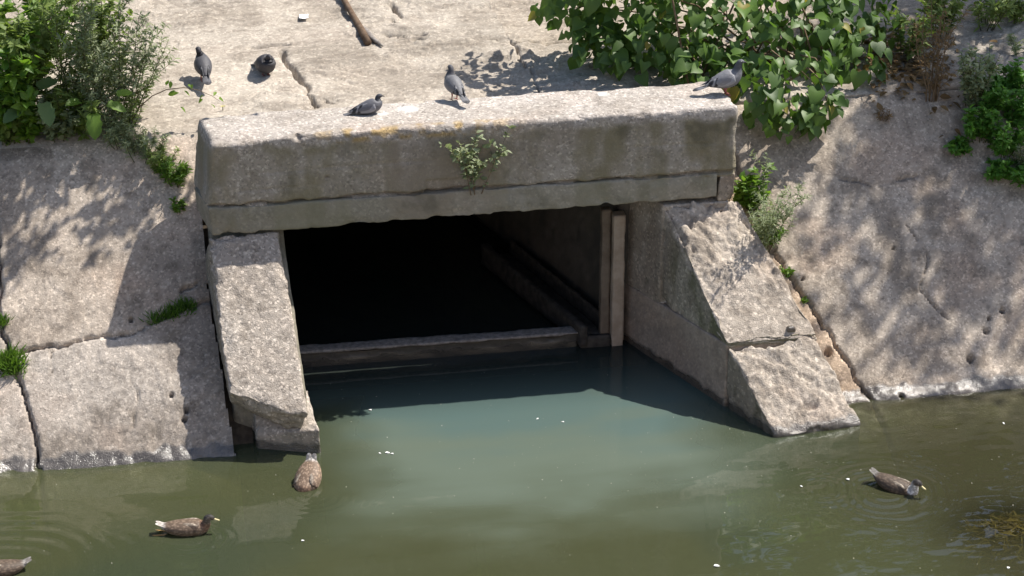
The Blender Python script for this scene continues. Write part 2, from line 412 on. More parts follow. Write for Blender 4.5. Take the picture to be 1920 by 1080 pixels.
# water: a turbid body that scatters at the surface, clear enough in the shallows to show the slope
def water_mat():
    k = NT('canal_water'); at = k.n('ShaderNodeVertexColor'); at.layer_name = 'tint'
    dif = k.n('ShaderNodeBsdfDiffuse'); k.l(at.outputs[0], dif.inputs[0])
    tr = k.n('ShaderNodeBsdfTransparent')
    m1 = k.n('ShaderNodeMixShader'); k.l(at.outputs[1], m1.inputs[0]); k.l(dif.outputs[0], m1.inputs[1]); k.l(tr.outputs[0], m1.inputs[2])
    gl = k.n('ShaderNodeBsdfGlossy'); gl.inputs['Roughness'].default_value = 0.02
    fr = k.n('ShaderNodeFresnel'); fr.inputs[0].default_value = 1.5
    m2 = k.n('ShaderNodeMixShader'); k.l(fr.outputs[0], m2.inputs[0]); k.l(m1.outputs[0], m2.inputs[1]); k.l(gl.outputs[0], m2.inputs[2])
    k.l(m2.outputs[0], k.out.inputs[0])
    ab = k.n('ShaderNodeVolumeAbsorption'); ab.inputs[0].default_value = (0.60, 0.62, 0.40, 1); ab.inputs[1].default_value = 6.0
    k.l(ab.outputs[0], k.out.inputs[1])
    return k.m
M['water'] = water_mat()

# ================================================================== the bank
def axis(segs):
    out = []
    for a, b, st in segs: out += list(np.arange(a, b - st * 0.5, st))
    return np.array(out + [segs[-1][1]])
GX = axis([(-9, -2.85, 0.12), (-2.85, 6.95, 0.0145), (6.95, 13, 0.12)])
GY = axis([(-2.6, -1.3, 0.06), (-1.3, 1.3, 0.0125), (1.3, 3.95, 0.0165), (3.95, 12, 0.2)])
nx, ny = len(GX), len(GY)
XX, YY = [a.ravel() for a in np.meshgrid(GX, GY)]

def pl(pts, w):
    """joint drawn through picture points laid on the bank: (px, py[, width])"""
    out = []
    for q in pts:
        p = on_bank(q[0], q[1]); out.append((p[0], p[1], q[2] if len(q) > 2 else w))
    return out
def jag(pts, n, amp, seed):
    out = []; r = np.random.default_rng(seed)
    for a, b in zip(pts[:-1], pts[1:]):
        for i in range(n):
            t = i / n; k = 0 if i == 0 else 1
            out.append((a[0] + (b[0] - a[0]) * t + k * r.normal(0, amp), a[1] + (b[1] - a[1]) * t + k * r.normal(0, amp), (a[2] + (b[2] - a[2]) * t) * r.uniform(0.6, 1.4)))
    out.append(pts[-1]); return out
J_left = [(-2.15, -2.6, .03)] + pl([(77, 880), (62, 800), (40, 722), (18, 660), (2, 600)], .012) + [(-2.40, 0.4, .02), (-2.5, CREST_Y, .02)]
J_cross = [(-9, -0.15, .012)] + pl([(-120, 690), (60, 655), (130, 645), (190, 630), (250, 626), (292, 602), (340, 582), (395, 566)], .011)
J_right = [(4.62, -2.6, .02)] + pl([(1635, 752), (1600, 700), (1560, 632), (1500, 545), (1452, 475), (1440, 460)], .016) + [(3.55, 0.55, .03), (3.5, CREST_Y, .02)]
J_crest = [(3.3, CREST_Y, .007), (13, CREST_Y - .02, .007)]
J_berm = pl([(700, 100), (960, 83), (1085, 77), (1400, 60)], .007); J_berm = [(2.05, J_berm[1][1], .012)] + J_berm[1:] + [(13, 2.2, .012)]
J_bx = pl([(1030, 185), (1010, 168), (1000, 140), (985, 120), (970, 95), (960, 83)], .008)
J_bx = [(J_bx[0][0] + .05, CREST_Y, .008)] + J_bx + [(1.99, 2.45, .001), (1.9, 4.0, .001), (1.7, 12, .001)]
CRK = [pl([(529, 97, .02), (533, 112, .018), (548, 128, .04), (560, 145, .055), (572, 158, .05), (579, 166, .03), (571, 174, .035), (580, 180, .02), (586, 186, .045), (592, 200, .03)], .03),
       pl([(608, 186, .02), (620, 190, .028)], .02),
       pl([(722, 66, .012), (745, 68, .018), (760, 70, .01)], .01), pl([(775, 68, .014), (800, 67, .014)], .01), pl([(775, 74, .016), (797, 75, .016)], .01),
       pl([(735, 5, .02), (742, 20, .03), (752, 34, .02)], .02), pl([(735, 40, .012), (742, 46, .02)], .01),
       pl([(500, 88, .02), (470, 90, .015), (540, 85, .015)], .01), pl([(340, 545), (370, 530)], .006),
       pl([(100, 700), (95, 660), (130, 645)], .005), pl([(340, 545), (360, 534)], .006)]
CRK += [pl(q, .005) for q in ([(230, 690), (260, 740), (250, 800)], [(1700, 420), (1740, 480), (1725, 540), (1780, 600)], [(1560, 330), (1640, 350), (1720, 330)])]
CRK = [jag(c, 3, 0.006, i + 40) for i, c in enumerate(CRK)]
lines = [jag(J_left, 7, .011, 1), jag(J_cross, 5, .008, 2), jag(J_right, 7, .010, 3), jag(J_crest, 40, .008, 4), jag(J_berm, 6, .008, 5), jag(J_bx, 5, .01, 6)]

A = YY * 1.25
P2 = np.stack([XX, A, np.zeros_like(XX)], 1)
dense = (XX > -2.9) & (XX < 7.0) & (YY < 4.0)
Z = bank_z(XX, YY)
berm = sstep(CREST_Y - .05, CREST_Y + .1, YY)
D = 0.020 * fbm(P2 * 0.9, 3, 1) + 0.0045 * fbm(P2 * 4.0, 4, 5)
patch = sstep(-0.15, 0.3, fbm(P2 * 1.3, 4, 31))               # where the skin has worn off
def terr(q, edge=0.22):
    fl = np.floor(q); return fl + sstep(0.0, edge, q - fl)
def warp(P, sx, sy, a, s):
    return np.stack([P[:, 0] * sx + a * fbm(P * 5, 3, s), P[:, 1] * sy + a * fbm(P * 5 + 7, 3, s + 1), 0 * P[:, 0]], 1)
low_ = dense * (1 - berm)
D += low_ * (0.0040 * fbm(P2 * 24, 3, 9) + 0.0036 * fbm(P2 * 60, 2, 14)) * (0.4 + 0.9 * patch)
D += low_ * 0.0075 * terr(2.6 * fbm(warp(P2, 4.5, 4.5, .5, 17), 4, 19)) * (0.25 + 0.75 * patch)     # flaked skin
# washed, flaking cement on the berm: long shallow scales
wb = warp(np.stack([XX, YY, 0 * XX], 1), 1.0, 1.0, 0.10, 57)
Pb = np.stack([wb[:, 0] * 2.6 + wb[:, 1] * 0.9, wb[:, 1] * 7.0 - wb[:, 0] * 1.2, np.zeros_like(XX)], 1)
rub = sstep(-.2, .3, fbm(np.stack([XX * .9, YY * 1.8, 0 * XX], 1), 4, 58))
D += berm * dense * (0.0135 * terr(3.4 * fbm(Pb, 5, 51), .12) * (.35 + .65 * rub) + 0.009 * fbm(Pb * 3.1, 3, 53) * (.3 + .7 * rub) + 0.004 * fbm(P2 * 50, 2, 54))
for size, s, keep, r0, r1, dep in ((0.30, 61, .30, .010, .032, .7), (0.12, 71, .30, .007, .018, .7), (0.05, 81, .22, .005, .010, .7)):
    v, r = cells(XX + .03 * fbm(P2 * 9, 2, s), A, size, s, keep, r0, r1)
    D -= low_ * np.sqrt(v) * r * dep * (0.15 + 0.85 * patch)
for size, s, keep, r0, r1, dep in ((0.30, 161, .45, .014, .040, .8), (0.13, 171, .35, .008, .022, .8)):
    v, r = cells(XX * .5, YY * 1.1, size * .7, s, keep, r0 * .6, r1 * .6)
    D -= berm * dense * np.sqrt(v) * r * dep * (.2 + .8 * rub)
v, r = cells(XX, A, 0.05, 91, .20, .005, .012); D += dense * v * r * 0.55          # pebbles standing proud
for (hx, hy, hr) in ((1553, 660, 9), (1880, 582, 6), (1855, 597, 5), (1820, 672, 8), (1850, 620, 7), (346, 787, 6), (1505, 524, 4), (322, 742, 5), (350, 772, 5), (1690, 745, 6), (245, 600, 5), (1676, 465, 4)):
    p = on_bank(hx, hy); rr = hr / 235.0
    d = np.hypot((XX - p[0]), (YY - p[1]) * 1.2) / rr
    D -= 0.09 * sstep(1.05, 0.55, d)
for L in lines + CRK:
    x0 = min(q[0] for q in L) - .1; x1 = max(q[0] for q in L) + .1; y0 = min(q[1] for q in L) - .1; y1 = max(q[1] for q in L) + .1
    m = (XX > x0) & (XX < x1) & (YY > y0) & (YY < y1)
    d, ww = seg_dist(XX[m], YY[m], L)
    q3 = np.stack([XX[m], YY[m], 0 * XX[m]], 1)
    d = np.abs(d + .006 * fbm(q3 * 28, 3, 5)); ww = ww * (.75 + .7 * fbm(q3 * 5, 3, 6))
    D[m] -= 0.075 * np.clip(ww / .011, .25, 1) * (ww > .0035) * sstep(np.maximum(ww, .010) * 1.1, np.maximum(ww, .010) * 0.3, d) + 0.010 * sstep(ww * 3.0, ww, d)
# left of the joint the slabs have settled a little differently
D -= 0.018 * (XX < np.interp(YY, [q[1] for q in J_left], [q[0] for q in J_left]))
D += 0.012 * ((XX > -3) & (XX < 0) & (YY < np.interp(XX, [q[0] for q in J_cross], [q[1] for q in J_cross])))
# eroded lower lip at the waterline
D -= 0.045 * np.clip(fbm(P2 * 7, 4, 101) + 0.05, 0, 1) * sstep(0.22, 0.0, np.abs(Z - 0.05)) * dense
D += dense * (.010 + .020 * sstep(3.0, 3.6, XX)) * np.exp(-((Z - .0) / .036) ** 2) * (1 + .5 * fbm(P2 * 6, 2, 109))
D += dense * .011 * sstep(3.0, 3.6, XX) * np.exp(-((Z - .02) / .035) ** 2) * fbm(P2 * 17, 2, 110)
V = np.stack([XX - 0, YY - D * TB * 0.55 * (1 - berm), Z + D * (1 - 0.4 * (1 - berm))], 1)
F = grid_faces(nx, ny)
fx = XX[F].mean(1); fy = YY[F].mean(1)
# opening for the culvert and its wings
WLo = lambda y: np.interp(y, [-1.2, 0.0], [-0.735, -0.845])
WRo = lambda y: np.interp(y, [-1.45, -0.89, 0.0], [4.06, 3.81, 3.40])
hole = (fy < 0.57) & (fx > WLo(fy) + 0.002 + .012 * fbm(np.stack([fx * 0, fy * 9, 0 * fx], 1), 3, 44)) & (fx < WRo(fy) - 0.10)
F = F[~hole]; fx = fx[~hole]; fy = fy[~hole]
jl = np.interp(fy, [q[1] for q in J_left], [q[0] for q in J_left])
jc = np.interp(fx, [q[0] for q in J_cross], [q[1] for q in J_cross])
jr = np.interp(fy, [q[1] for q in J_right], [q[0] for q in J_right])
jb = np.interp(fx, [q[0] for q in J_berm], [q[1] for q in J_berm])
jx = np.interp(fy, [q[1] for q in J_bx], [q[0] for q in J_bx])
sid = np.zeros(len(F), int)
low = fy < CREST_Y
sid[low & (fx < jl)] = 0
sid[low & (fx >= jl) & (fx < 1.3) & (fy < jc)] = 1
sid[low & (fx >= jl) & (fx < 1.3) & (fy >= jc)] = 2
sid[low & (fx >= 1.3) & (fx < jr)] = 3
sid[low & (fx >= 1.3) & (fx >= jr)] = 4
sid[~low & (fx < jx)] = 5
sid[~low & (fx >= jx) & (fy < jb)] = 6
sid[~low & (fx >= jx) & (fy >= jb)] = 7
TONE = ((.97, .98, 1.0), (.92, .93, .95), (1.02, 1.0, .98), (1.12, .98, .84), (.98, .97, .95), (1, 1, 1), (.95, .95, .96), (1, .98, .96))
bank = bpy.data.objects.new('embankment', None); COL.objects.link(bank); bank['kind'] = 'structure'
for i in range(8):
    f = F[sid == i]
    if len(f) == 0: continue
    v, ff = submesh(V, f)
    cput('slab', (v, ff), 'berm' if i >= 5 else 'bank', bank, tone=TONE[i])
# the earth under the slabs, seen only down the joints, and the canal bed
gx = np.arange(-9, 13.01, 0.2); gy = np.arange(-2.6, 12.01, 0.2)
ex, ey = [a.ravel() for a in np.meshgrid(gx, gy)]
ez = bank_z(ex, ey) - 0.14
ef = grid_faces(len(gx), len(gy)); cx = ex[ef].mean(1); cy = ey[ef].mean(1)
ef = ef[~((cy < 0.75) & (cx > -0.7) & (cx < 3.5))]
earth = put('earth_bank', make_mesh('earth_bank', np.stack([ex, ey, ez], 1), ef), M['soil'], kind='structure')
bx_, by_ = np.meshgrid(np.arange(-14, 18.1, 0.4), np.arange(-30, 9.1, 0.4))
P3 = np.stack([bx_.ravel(), by_.ravel(), 0 * bx_.ravel()], 1)
bz = -0.85 + 0.12 * fbm(P3 * 0.8, 3, 7)
put('canal_bed', make_mesh('canal_bed', np.stack([bx_.ravel(), by_.ravel(), bz], 1), grid_faces(*bx_.shape[::-1])), M['silt'], kind='structure')

# the bank the picture was taken from: sunlit slabs across the canal
ox = axis([(-14, 18, .8)]); oy = np.array([-30, -24, -18.0, -16.6, -15.4, -13, -11, -9.4, -8.6, -7.2])
oxx, oyy = [q.ravel() for q in np.meshgrid(ox, oy)]
oz = np.interp(oyy, [-30, -16.6, -8.0, -7.2], [7.6, 6.7, -.2, -.9]) + .03 * fbm(np.stack([oxx, oyy, 0 * oxx], 1) * .7, 3, 3)
ob = bpy.data.objects.new('opposite_embankment', None); COL.objects.link(ob); ob['kind'] = 'structure'
cput('slab', (np.stack([oxx, oyy, oz], 1), grid_faces(len(ox), len(oy))), 'bank', ob)

# ================================================================== culvert
SK = -0.27                                     # the tunnel runs slightly askew behind the headwall
culvert = bpy.data.objects.new('culvert_tunnel', None); COL.objects.link(culvert); culvert['kind'] = 'structure'
def skew_box(x0, x1, y0, y1, z0, z1):
    return [(x0 + SK * y0, y0, z0), (x1 + SK * y0, y0, z0), (x1 + SK * y1, y1, z0), (x0 + SK * y1, y1, z0),
            (x0 + SK * y0, y0, z1), (x1 + SK * y0, y0, z1), (x1 + SK * y1, y1, z1), (x0 + SK * y1, y1, z1)]
XR = 2.66                                      # right inner face at y = 0 (skewed line)
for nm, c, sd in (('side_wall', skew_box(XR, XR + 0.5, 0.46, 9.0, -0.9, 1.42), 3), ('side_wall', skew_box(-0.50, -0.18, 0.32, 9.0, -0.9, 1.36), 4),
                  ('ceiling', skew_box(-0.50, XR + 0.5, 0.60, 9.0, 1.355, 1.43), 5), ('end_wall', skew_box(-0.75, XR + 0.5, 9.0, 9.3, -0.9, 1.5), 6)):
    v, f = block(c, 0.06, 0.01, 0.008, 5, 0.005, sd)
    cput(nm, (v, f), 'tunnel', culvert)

# headwall: heavy coping beam over a lintel course
HX0, HX1 = -0.81, 3.372
head = thing('headwall', 'heavy weathered concrete headwall beam spanning the dark culvert opening', 'concrete beam')
pk0 = at_y(798, 338); pk1 = at_y(884, 362)
def beam_hook(V, L, n):
    # pocket left by a board in the lower edge of the front, board seams, ragged lower edge
    wx = HX0 + (V[:, 0] / L[0] + 1) / 2 * (HX1 - HX0); wz = 1.572 + (V[:, 2] / L[2] + 1) / 2 * (2.16 - 1.572)
    fr = sstep(-L[1] * 0.6, -L[1] * 0.9, V[:, 1])
    pocket = sstep(pk0[0] - .006, pk0[0] + .006, wx) * sstep(pk1[0] + .006, pk1[0] - .006, wx) * sstep(pk0[2] + .004, pk0[2] - .006, wz)
    V[:, 1] += fr * 0.028 * pocket
    for zs, x0, x1 in ((1.865, 2.2, 3.4), (1.875, -0.6, 1.1), (1.74, -.8, .2)):
        s = np.exp(-((wz - zs - 0.01 * np.sin(wx * 3)) / 0.009) ** 2) * sstep(x0, x0 + .3, wx) * sstep(x1, x1 - .3, wx)
        V[:, 1] += fr * 0.008 * s
    j = fbm(np.stack([wx * 7, 0 * wx + 3.3, 0 * wx], 1), 4, 77)
    V[:, 1] += fr * (.060 + .03 * j) * np.exp(-((wz - 1.617 - .016 * j) / .0105) ** 2)
    V[:, 2] += sstep(1.66, 1.606, wz) * (0.006 * j - .004 + 0.008 * np.clip(fbm(np.stack([wx * 30, 0 * wx, 0 * wx], 1), 2, 78), -1, 1)) * fr
    # worn hollow on the near left arris, knocked-off right end
    V[:, 2] -= 0.03 * np.exp(-((wx + .62) / .28) ** 2) * sstep(2.05, 2.15, wz) * fr
    V[:, 0] -= sstep(3.25, 3.37, wx) * 0.03 * np.clip(fbm(np.stack([wz * 9, V[:, 1] * 9, 0 * wx], 1), 3, 80), 0, 1)
    for hx, hz, hr in ((-0.135, 2.135, .028), (2.42, 1.618, .016), (0.10, 1.80, .010), (1.95, 1.95, .008)):
        d = np.hypot(wx - hx, (wz - hz)) / hr
        V[:, 1] += fr * 0.04 * sstep(1.0, 0.5, d)
    return V
v, f = block([(HX0 + .0, 0, 1.572), (HX1, 0, 1.572), (HX1, .60, 1.572), (HX0 - .07, .60, 1.572), (HX0 + .055, 0.0, 2.15), (HX1, 0, 2.165), (HX1 - .02, .63, 2.165), (HX0 - .015, .58, 2.155)],
             0.0135, 0.042, 0.007, 12, 0.016, 21, beam_hook)
cput('coping_beam', (v, f), 'beam', head)
def lint_hook(V, L, n):
    wx = V[:, 0]; fr = sstep(-L[1] * 0.6, -L[1] * 0.9, V[:, 1])
    V[:, 2] += sstep(L[2] * .3, L[2], V[:, 2]) * (0.010 * fbm(np.stack([wx * 8, 0 * wx, 0 * wx], 1), 4, 177) + .003)
    V[:, 2] += sstep(-L[2] * .3, -L[2], V[:, 2]) * 0.010 * fbm(np.stack([wx * 11, 0 * wx + 9, 0 * wx], 1), 4, 178)
    return V
v, f = block([(-.785, -.012, 1.385), (3.215, -.012, 1.412), (3.215, .61, 1.412), (-.87, .50, 1.385), (-.80, -.010, 1.604), (3.215, -.010, 1.608), (3.215, .61, 1.608), (-.90, .50, 1.604)], 0.0145, 0.012, 0.005, 10, 0.012, 22, lint_hook)
cput('lintel_course', (v, f), 'lintel', head)
v, f = block([(3.225, -.002, 1.36), (3.36, 0.01, 1.36), (3.36, .60, 1.36), (3.225, .60, 1.36), (3.225, .0, 1.60), (3.365, 0.01, 1.60), (3.365, .60, 1.60), (3.225, .60, 1.60)], 0.014, 0.025, 0.012, 12, 0.03, 23)
cput('end_block', (v, f), 'wing_r', head)

def slope_z(y): return 1.37 + 0.9 * y
# left wing
def end_hook(V, L, n):
    e = sstep(-L[1] * .72, -L[1], V[:, 1])             # the broken lower end: lumpy, curved fracture
    V[:, 1] += e * (0.05 * fbm(V * 5.0, 4, 201) + .035 * (V[:, 0] / L[0]) ** 2)
    V[:, 2] += e * sstep(0, -.8, n[:, 2]) * .05 * (1 - (V[:, 0] / L[0]) ** 2) * -1
    return V
wl = thing('wing_wall', 'left sloping wing wall with a broken lower end above its footing', 'wing wall')
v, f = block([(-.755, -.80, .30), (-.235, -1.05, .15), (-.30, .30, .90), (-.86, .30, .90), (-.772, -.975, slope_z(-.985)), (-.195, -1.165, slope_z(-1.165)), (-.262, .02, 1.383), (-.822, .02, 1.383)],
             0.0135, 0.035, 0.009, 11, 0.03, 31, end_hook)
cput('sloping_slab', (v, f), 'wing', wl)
v, f = block([(-.73, -.72, -.8), (-.13, -.90, -.8), (-.17, .45, -.8), (-.80, .45, -.8), (-.73, -.70, .45), (-.19, -.90, .40), (-.22, .45, 1.36), (-.80, .45, 1.36)], 0.03, 0.02, 0.008, 8, 0.01, 32)
cput('wall_core', (v, f), 'mossy', wl)
v, f = block([(-.60, -.98, -.8), (-.080, -1.15, -.8), (-.10, -.75, -.8), (-.62, -.70, -.8), (-.58, -.94, .11), (-.115, -1.10, .20), (-.15, -.70, .36), (-.60, -.70, .34)], 0.014, 0.03, 0.018, 8, 0.03, 33)
cput('footing', (v, f), 'wing', wl)
# right wing, splayed outward
wr = thing('wing_wall', 'right splayed wing wall with rough broken top and mossy inner face', 'wing wall')
def rough_hook(V, L, n):
    up = sstep(0.2, 0.9, n[:, 2])
    q = V * 1.0
    w_ = q * 7.0 + .6 * fbm(q * 5, 3, 66)[:, None]
    V[:, 2] += up * (0.040 * fbm(q * 3.2, 4, 61) + 0.018 * terr(2.4 * fbm(w_, 5, 63), .3) + .012 * fbm(q * 26, 3, 64) - .012)
    return V
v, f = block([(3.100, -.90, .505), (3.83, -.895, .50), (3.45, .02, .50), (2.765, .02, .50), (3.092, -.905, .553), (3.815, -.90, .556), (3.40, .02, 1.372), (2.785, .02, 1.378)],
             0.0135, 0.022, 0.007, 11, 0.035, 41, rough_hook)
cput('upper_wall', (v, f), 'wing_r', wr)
wu = bpy.data.objects[-1] if False else None
v, f = block([(2.762, .0, .50), (3.3, .0, .50), (3.3, .62, .50), (2.545, .62, .50), (2.780, .0, 1.365), (3.3, .0, 1.365), (3.3, .62, 1.385), (2.565, .62, 1.385)], 0.02, 0.008, 0.005, 9, 0.006, 42)
cput('abutment', (v, f), 'wing_r', wr)
v, f = block([(3.08, -.90, -.8), (3.84, -.895, -.8), (3.45, .62, -.8), (2.51, .62, -.8), (3.085, -.90, .535), (3.80, -.895, .53), (3.40, .62, .51), (2.530, .62, .51)], 0.016, 0.012, 0.006, 9, 0.012, 43)
cput('lower_wall', (v, f), 'inner', wr)
def toe_hook(V, L, n):
    V = rough_hook(V, L, n)
    d = np.hypot((V[:, 0] - .02) / .09, (V[:, 1] + L[1] * .55) / .04); V[:, 2] -= 0.05 * sstep(1.0, .4, d) * sstep(0, .5, n[:, 2])
    return V
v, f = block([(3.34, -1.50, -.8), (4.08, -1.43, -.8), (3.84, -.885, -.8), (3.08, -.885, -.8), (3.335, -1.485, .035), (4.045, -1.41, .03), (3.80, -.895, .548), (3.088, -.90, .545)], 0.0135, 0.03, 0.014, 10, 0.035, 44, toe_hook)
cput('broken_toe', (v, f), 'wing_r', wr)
# mortar fillet between the wing and the bank slab is the narrow slab already in the bank

# stop-log channel post beside the right wall
def extrude_profile(prof, z0, z1, bev=0):
    n = len(prof); V = [(x, y, z0) for x, y in prof] + [(x, y, z1) for x, y in prof]
    F = [(i, (i + 1) % n, n + (i + 1) % n, n + i) for i in range(n)] + [tuple(range(n))[::-1], tuple(range(n, 2 * n))]
    return V, F
post = thing('channel_post', 'tan upright slotted channel post against the right culvert wall', 'post', (2.46, .36, -.6))
for x0, x1, y0, y1, z1 in ((-.088, -.006, .03, .12, 1.80), (-.004, .098, -.03, .09, 1.765), (-.05, .06, .08, .13, 1.74)):
    v, f = block(box(x0, x1, y0, y1, 0, z1), 0.02, 0.006, 0.004, 10, 0.008, int(100 * (x0 + 1)))
    put('flange' if x1 > .0 else 'web', make_mesh('flange', v, f), M['post'] if x1 > .09 else M['oldpost'], post)
# sill across the mouth with a steel lip
sill = thing('threshold_sill', 'low concrete sill with pale steel lip across the culvert mouth', 'sill')
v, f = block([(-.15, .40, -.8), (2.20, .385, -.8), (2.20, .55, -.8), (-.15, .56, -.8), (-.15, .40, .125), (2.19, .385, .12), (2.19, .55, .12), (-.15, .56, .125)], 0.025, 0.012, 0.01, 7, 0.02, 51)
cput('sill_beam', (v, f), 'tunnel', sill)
v, f = block([(-.15, .375, .13), (2.20, .36, .118), (2.20, .50, .118), (-.15, .51, .13), (-.15, .375, .153), (2.20, .36, .140), (2.20, .50, .140), (-.15, .51, .153)], 0.025, 0.006, 0.004, 8, 0.006, 52)
put('steel_lip', make_mesh('steel_lip', v, f), M['barkgrey'], sill)
# timber trough running back into the tunnel beside the wall
tr = thing('timber_trough', 'dark timber trough running back along the right tunnel wall', 'trough')
def plank(x0, x1, y0, y1, z0, z1, seed, nm):
    dx = SK * (y1 - y0)
    v, f = block([(x0, y0, z0), (x1, y0, z0), (x1 + dx, y1, z0), (x0 + dx, y1, z0), (x0, y0, z1), (x1, y0, z1), (x1 + dx, y1, z1), (x0 + dx, y1, z1)], 0.03, 0.006, 0.005, 9, 0.01, seed)
    put(nm, make_mesh(nm, v, f), M['wood'], tr)
plank(2.19, 2.255, .33, 2.2, .02, .205, 53, 'plank'); plank(2.43, 2.465, .40, 2.2, .02, .22, 54, 'plank')
plank(2.255, 2.43, .40, 2.2, .06, .10, 55, 'plank'); plank(2.20, 2.45, .345, .39, -.3, .10, 56, 'crosspiece')

# ================================================================== water
WXs = axis([(-14, -2.8, 0.4), (-2.8, 6.2, 0.022), (6.2, 18, 0.4)]); WYs = axis([(-30, -4.2, 0.6), (-4.2, 0.6, 0.022), (0.6, 8.6, 0.2)])
wx, wy = [a.ravel() for a in np.meshgrid(WXs, WYs)]
Pw = np.stack([wx, wy * 2.0, 0 * wx], 1)
ruff = sstep(2.4, 3.9, wx) * sstep(0.3, -0.6, wy)
wzv = 0.0012 * fbm(Pw * 1.3, 3, 5) + .0003 * fbm(np.stack([wx * 7, wy * 16, 0 * wx], 1), 2, 6) + ruff * (0.0046 * fbm(np.stack([wx * 3.0, wy * 7.5, 0 * wx], 1), 3, 8)) + sstep(-1.6, -2.4, wy) * 0.0012 * fbm(np.stack([wx * 2.2, wy * 5, 0 * wx + 4], 1), 3, 12)
for (cx, cy, r0, amp, wl_) in ((3.90, -2.47, .55, .0040, .085), (-2.45, -2.45, .9, .0020, .14), (-.25, -1.72, .35, .0022, .07), (-1.15, -2.22, .35, .0014, .08), (3.45, -2.33, .35, .003, .06)):
    d = np.hypot(wx - cx, wy - cy) + .05 * fbm(np.stack([wx, wy, 0 * wx], 1) * 3.0, 3, 91)
    amp = amp * (.7 + .9 * fbm(np.stack([wx, wy, 0 * wx], 1) * 2.2, 2, 92))
    wzv += amp * np.sin(d / wl_ * 2 * math.pi) * np.exp(-((d - r0 * .45) / (r0 * .5)) ** 2) * sstep(.08, .16, d)
nwx, nwy = len(WXs), len(WYs)
Vw = np.stack([wx, wy, wzv], 1); Fw = grid_faces(nwx, nwy)
x0, x1, y0, y1, zb = WXs[0], WXs[-1], WYs[0], WYs[-1], -1.6
rim = np.concatenate([np.arange(nwx), np.arange(1, nwy) * nwx + nwx - 1, (nwy - 1) * nwx + np.arange(nwx - 2, -1, -1), np.arange(nwy - 2, 0, -1) * nwx])
base = Vw[rim].copy(); base[:, 2] = zb; nb0 = len(Vw); n_r = len(rim)
side = np.stack([rim, nb0 + np.arange(n_r), nb0 + (np.arange(n_r) + 1) % n_r, np.roll(rim, -1)], 1)
cidx = nb0 + n_r
Vall = np.concatenate([Vw, base, [[2, -10, zb]]])
me = bpy.data.meshes.new('canal_water')
tri = [(nb0 + (i + 1) % n_r, nb0 + i, cidx) for i in range(n_r)]
nq = len(Fw) + len(side); quads = np.concatenate([Fw, side]).astype(np.int32)
me.vertices.add(len(Vall)); me.vertices.foreach_set('co', Vall.astype(np.float32).ravel())
li = np.concatenate([quads.ravel(), np.array(tri, np.int32).ravel()])
me.loops.add(len(li)); me.loops.foreach_set('vertex_index', li)
me.polygons.add(nq + len(tri)); me.polygons.foreach_set('loop_start', np.concatenate([np.arange(nq) * 4, nq * 4 + np.arange(len(tri)) * 3]).astype(np.int32))
me.update(calc_edges=True); me.validate()
me.polygons.foreach_set('use_smooth', np.array([True] * len(Fw) + [False] * (len(side) + len(tri))))
wob = 0.55 * fbm(Vall * np.array([.8, .8, 0]), 4, 601); yv = Vall[:, 1] + wob; xv = Vall[:, 0] + wob
yv = yv + .35 * fbm(np.stack([Vall[:, 0] * 1.2, Vall[:, 1] * 4.5, 0 * wob], 1), 4, 605)
plume = sstep(-2.85, -1.35, yv) * sstep(-.5, .35, xv) * sstep(3.6, 2.7, xv)
plume = np.maximum(plume, sstep(-.6, -.1, Vall[:, 1])); mouth_shade = sstep(-.75, .45, Vall[:, 1]) ** .8  # shade under the beam and in the tunnel, painted into the water colour
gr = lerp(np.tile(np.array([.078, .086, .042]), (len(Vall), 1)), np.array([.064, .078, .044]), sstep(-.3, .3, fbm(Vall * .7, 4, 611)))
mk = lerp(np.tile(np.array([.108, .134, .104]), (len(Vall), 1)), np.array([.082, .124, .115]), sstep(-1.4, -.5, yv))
gr = lerp(gr, (.058, .056, .030), sstep(3.2, 4.6, xv)); wc = lerp(lerp(gr, mk, plume), (.022, .026, .022), mouth_shade); cw = at_z(1900, 985); tp = .40 - .36 * plume; tp = tp + .5 * np.exp(-(((Vall[:, 0] - cw[0]) / .42) ** 2 + ((Vall[:, 1] - cw[1]) / .34) ** 2))
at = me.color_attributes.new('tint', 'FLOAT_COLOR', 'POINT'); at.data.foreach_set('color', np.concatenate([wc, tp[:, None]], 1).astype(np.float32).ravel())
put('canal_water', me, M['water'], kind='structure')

# ================================================================== plants
def leaf_template(kind):
    """half outline from base to tip: list of (width, y); returns verts (mid, left, right) and faces, length 1"""
    o = {'lance': [(0, 0), (.10, .3), (.11, .55), (.06, .82), (0, 1)],
         'ovate': [(0, 0), (.22, .2), (.28, .42), (.17, .74), (0, 1)],
         'heart': [(0, .10), (.30, -.03), (.46, .12), (.47, .36), (.31, .64), (.12, .86), (0, 1.02)],
         'big':   [(0, .06), (.13, .0), (.27, .14), (.24, .3), (.32, .42), (.26, .58), (.27, .7), (.15, .88), (0, 1)],
         'blade': [(0, 0), (.03, .3), (.028, .65), (0, 1)],
         'toothed': [(0, 0), (.16, .18), (.30, .30), (.18, .42), (.26, .58), (.10, .72), (0, 1)]}[kind]
    V, F = [], []
    mids = [max(0.1 if kind == 'heart' else 0, y) for _, y in o]
    for (wd, y), my in zip(o, mids):
        dz = lambda yy: -0.22 * yy * yy
        V.append((0, my, dz(my))); V.append((-wd, y, dz(y) + wd * .28)); V.append((wd, y, dz(y) + wd * .28))
    for i in range(len(o) - 1):
        a, b = 3 * i, 3 * (i + 1)
        F.append((a, a + 1, b + 1, b)); F.append((a, b, b + 2, a + 2))
    return np.array(V), np.array(F)
TPL = {k: leaf_template(k) for k in ('lance', 'ovate', 'heart', 'big', 'blade', 'toothed')}
def nrmz(a): return a / np.maximum(np.linalg.norm(a, axis=-1, keepdims=True), 1e-9)
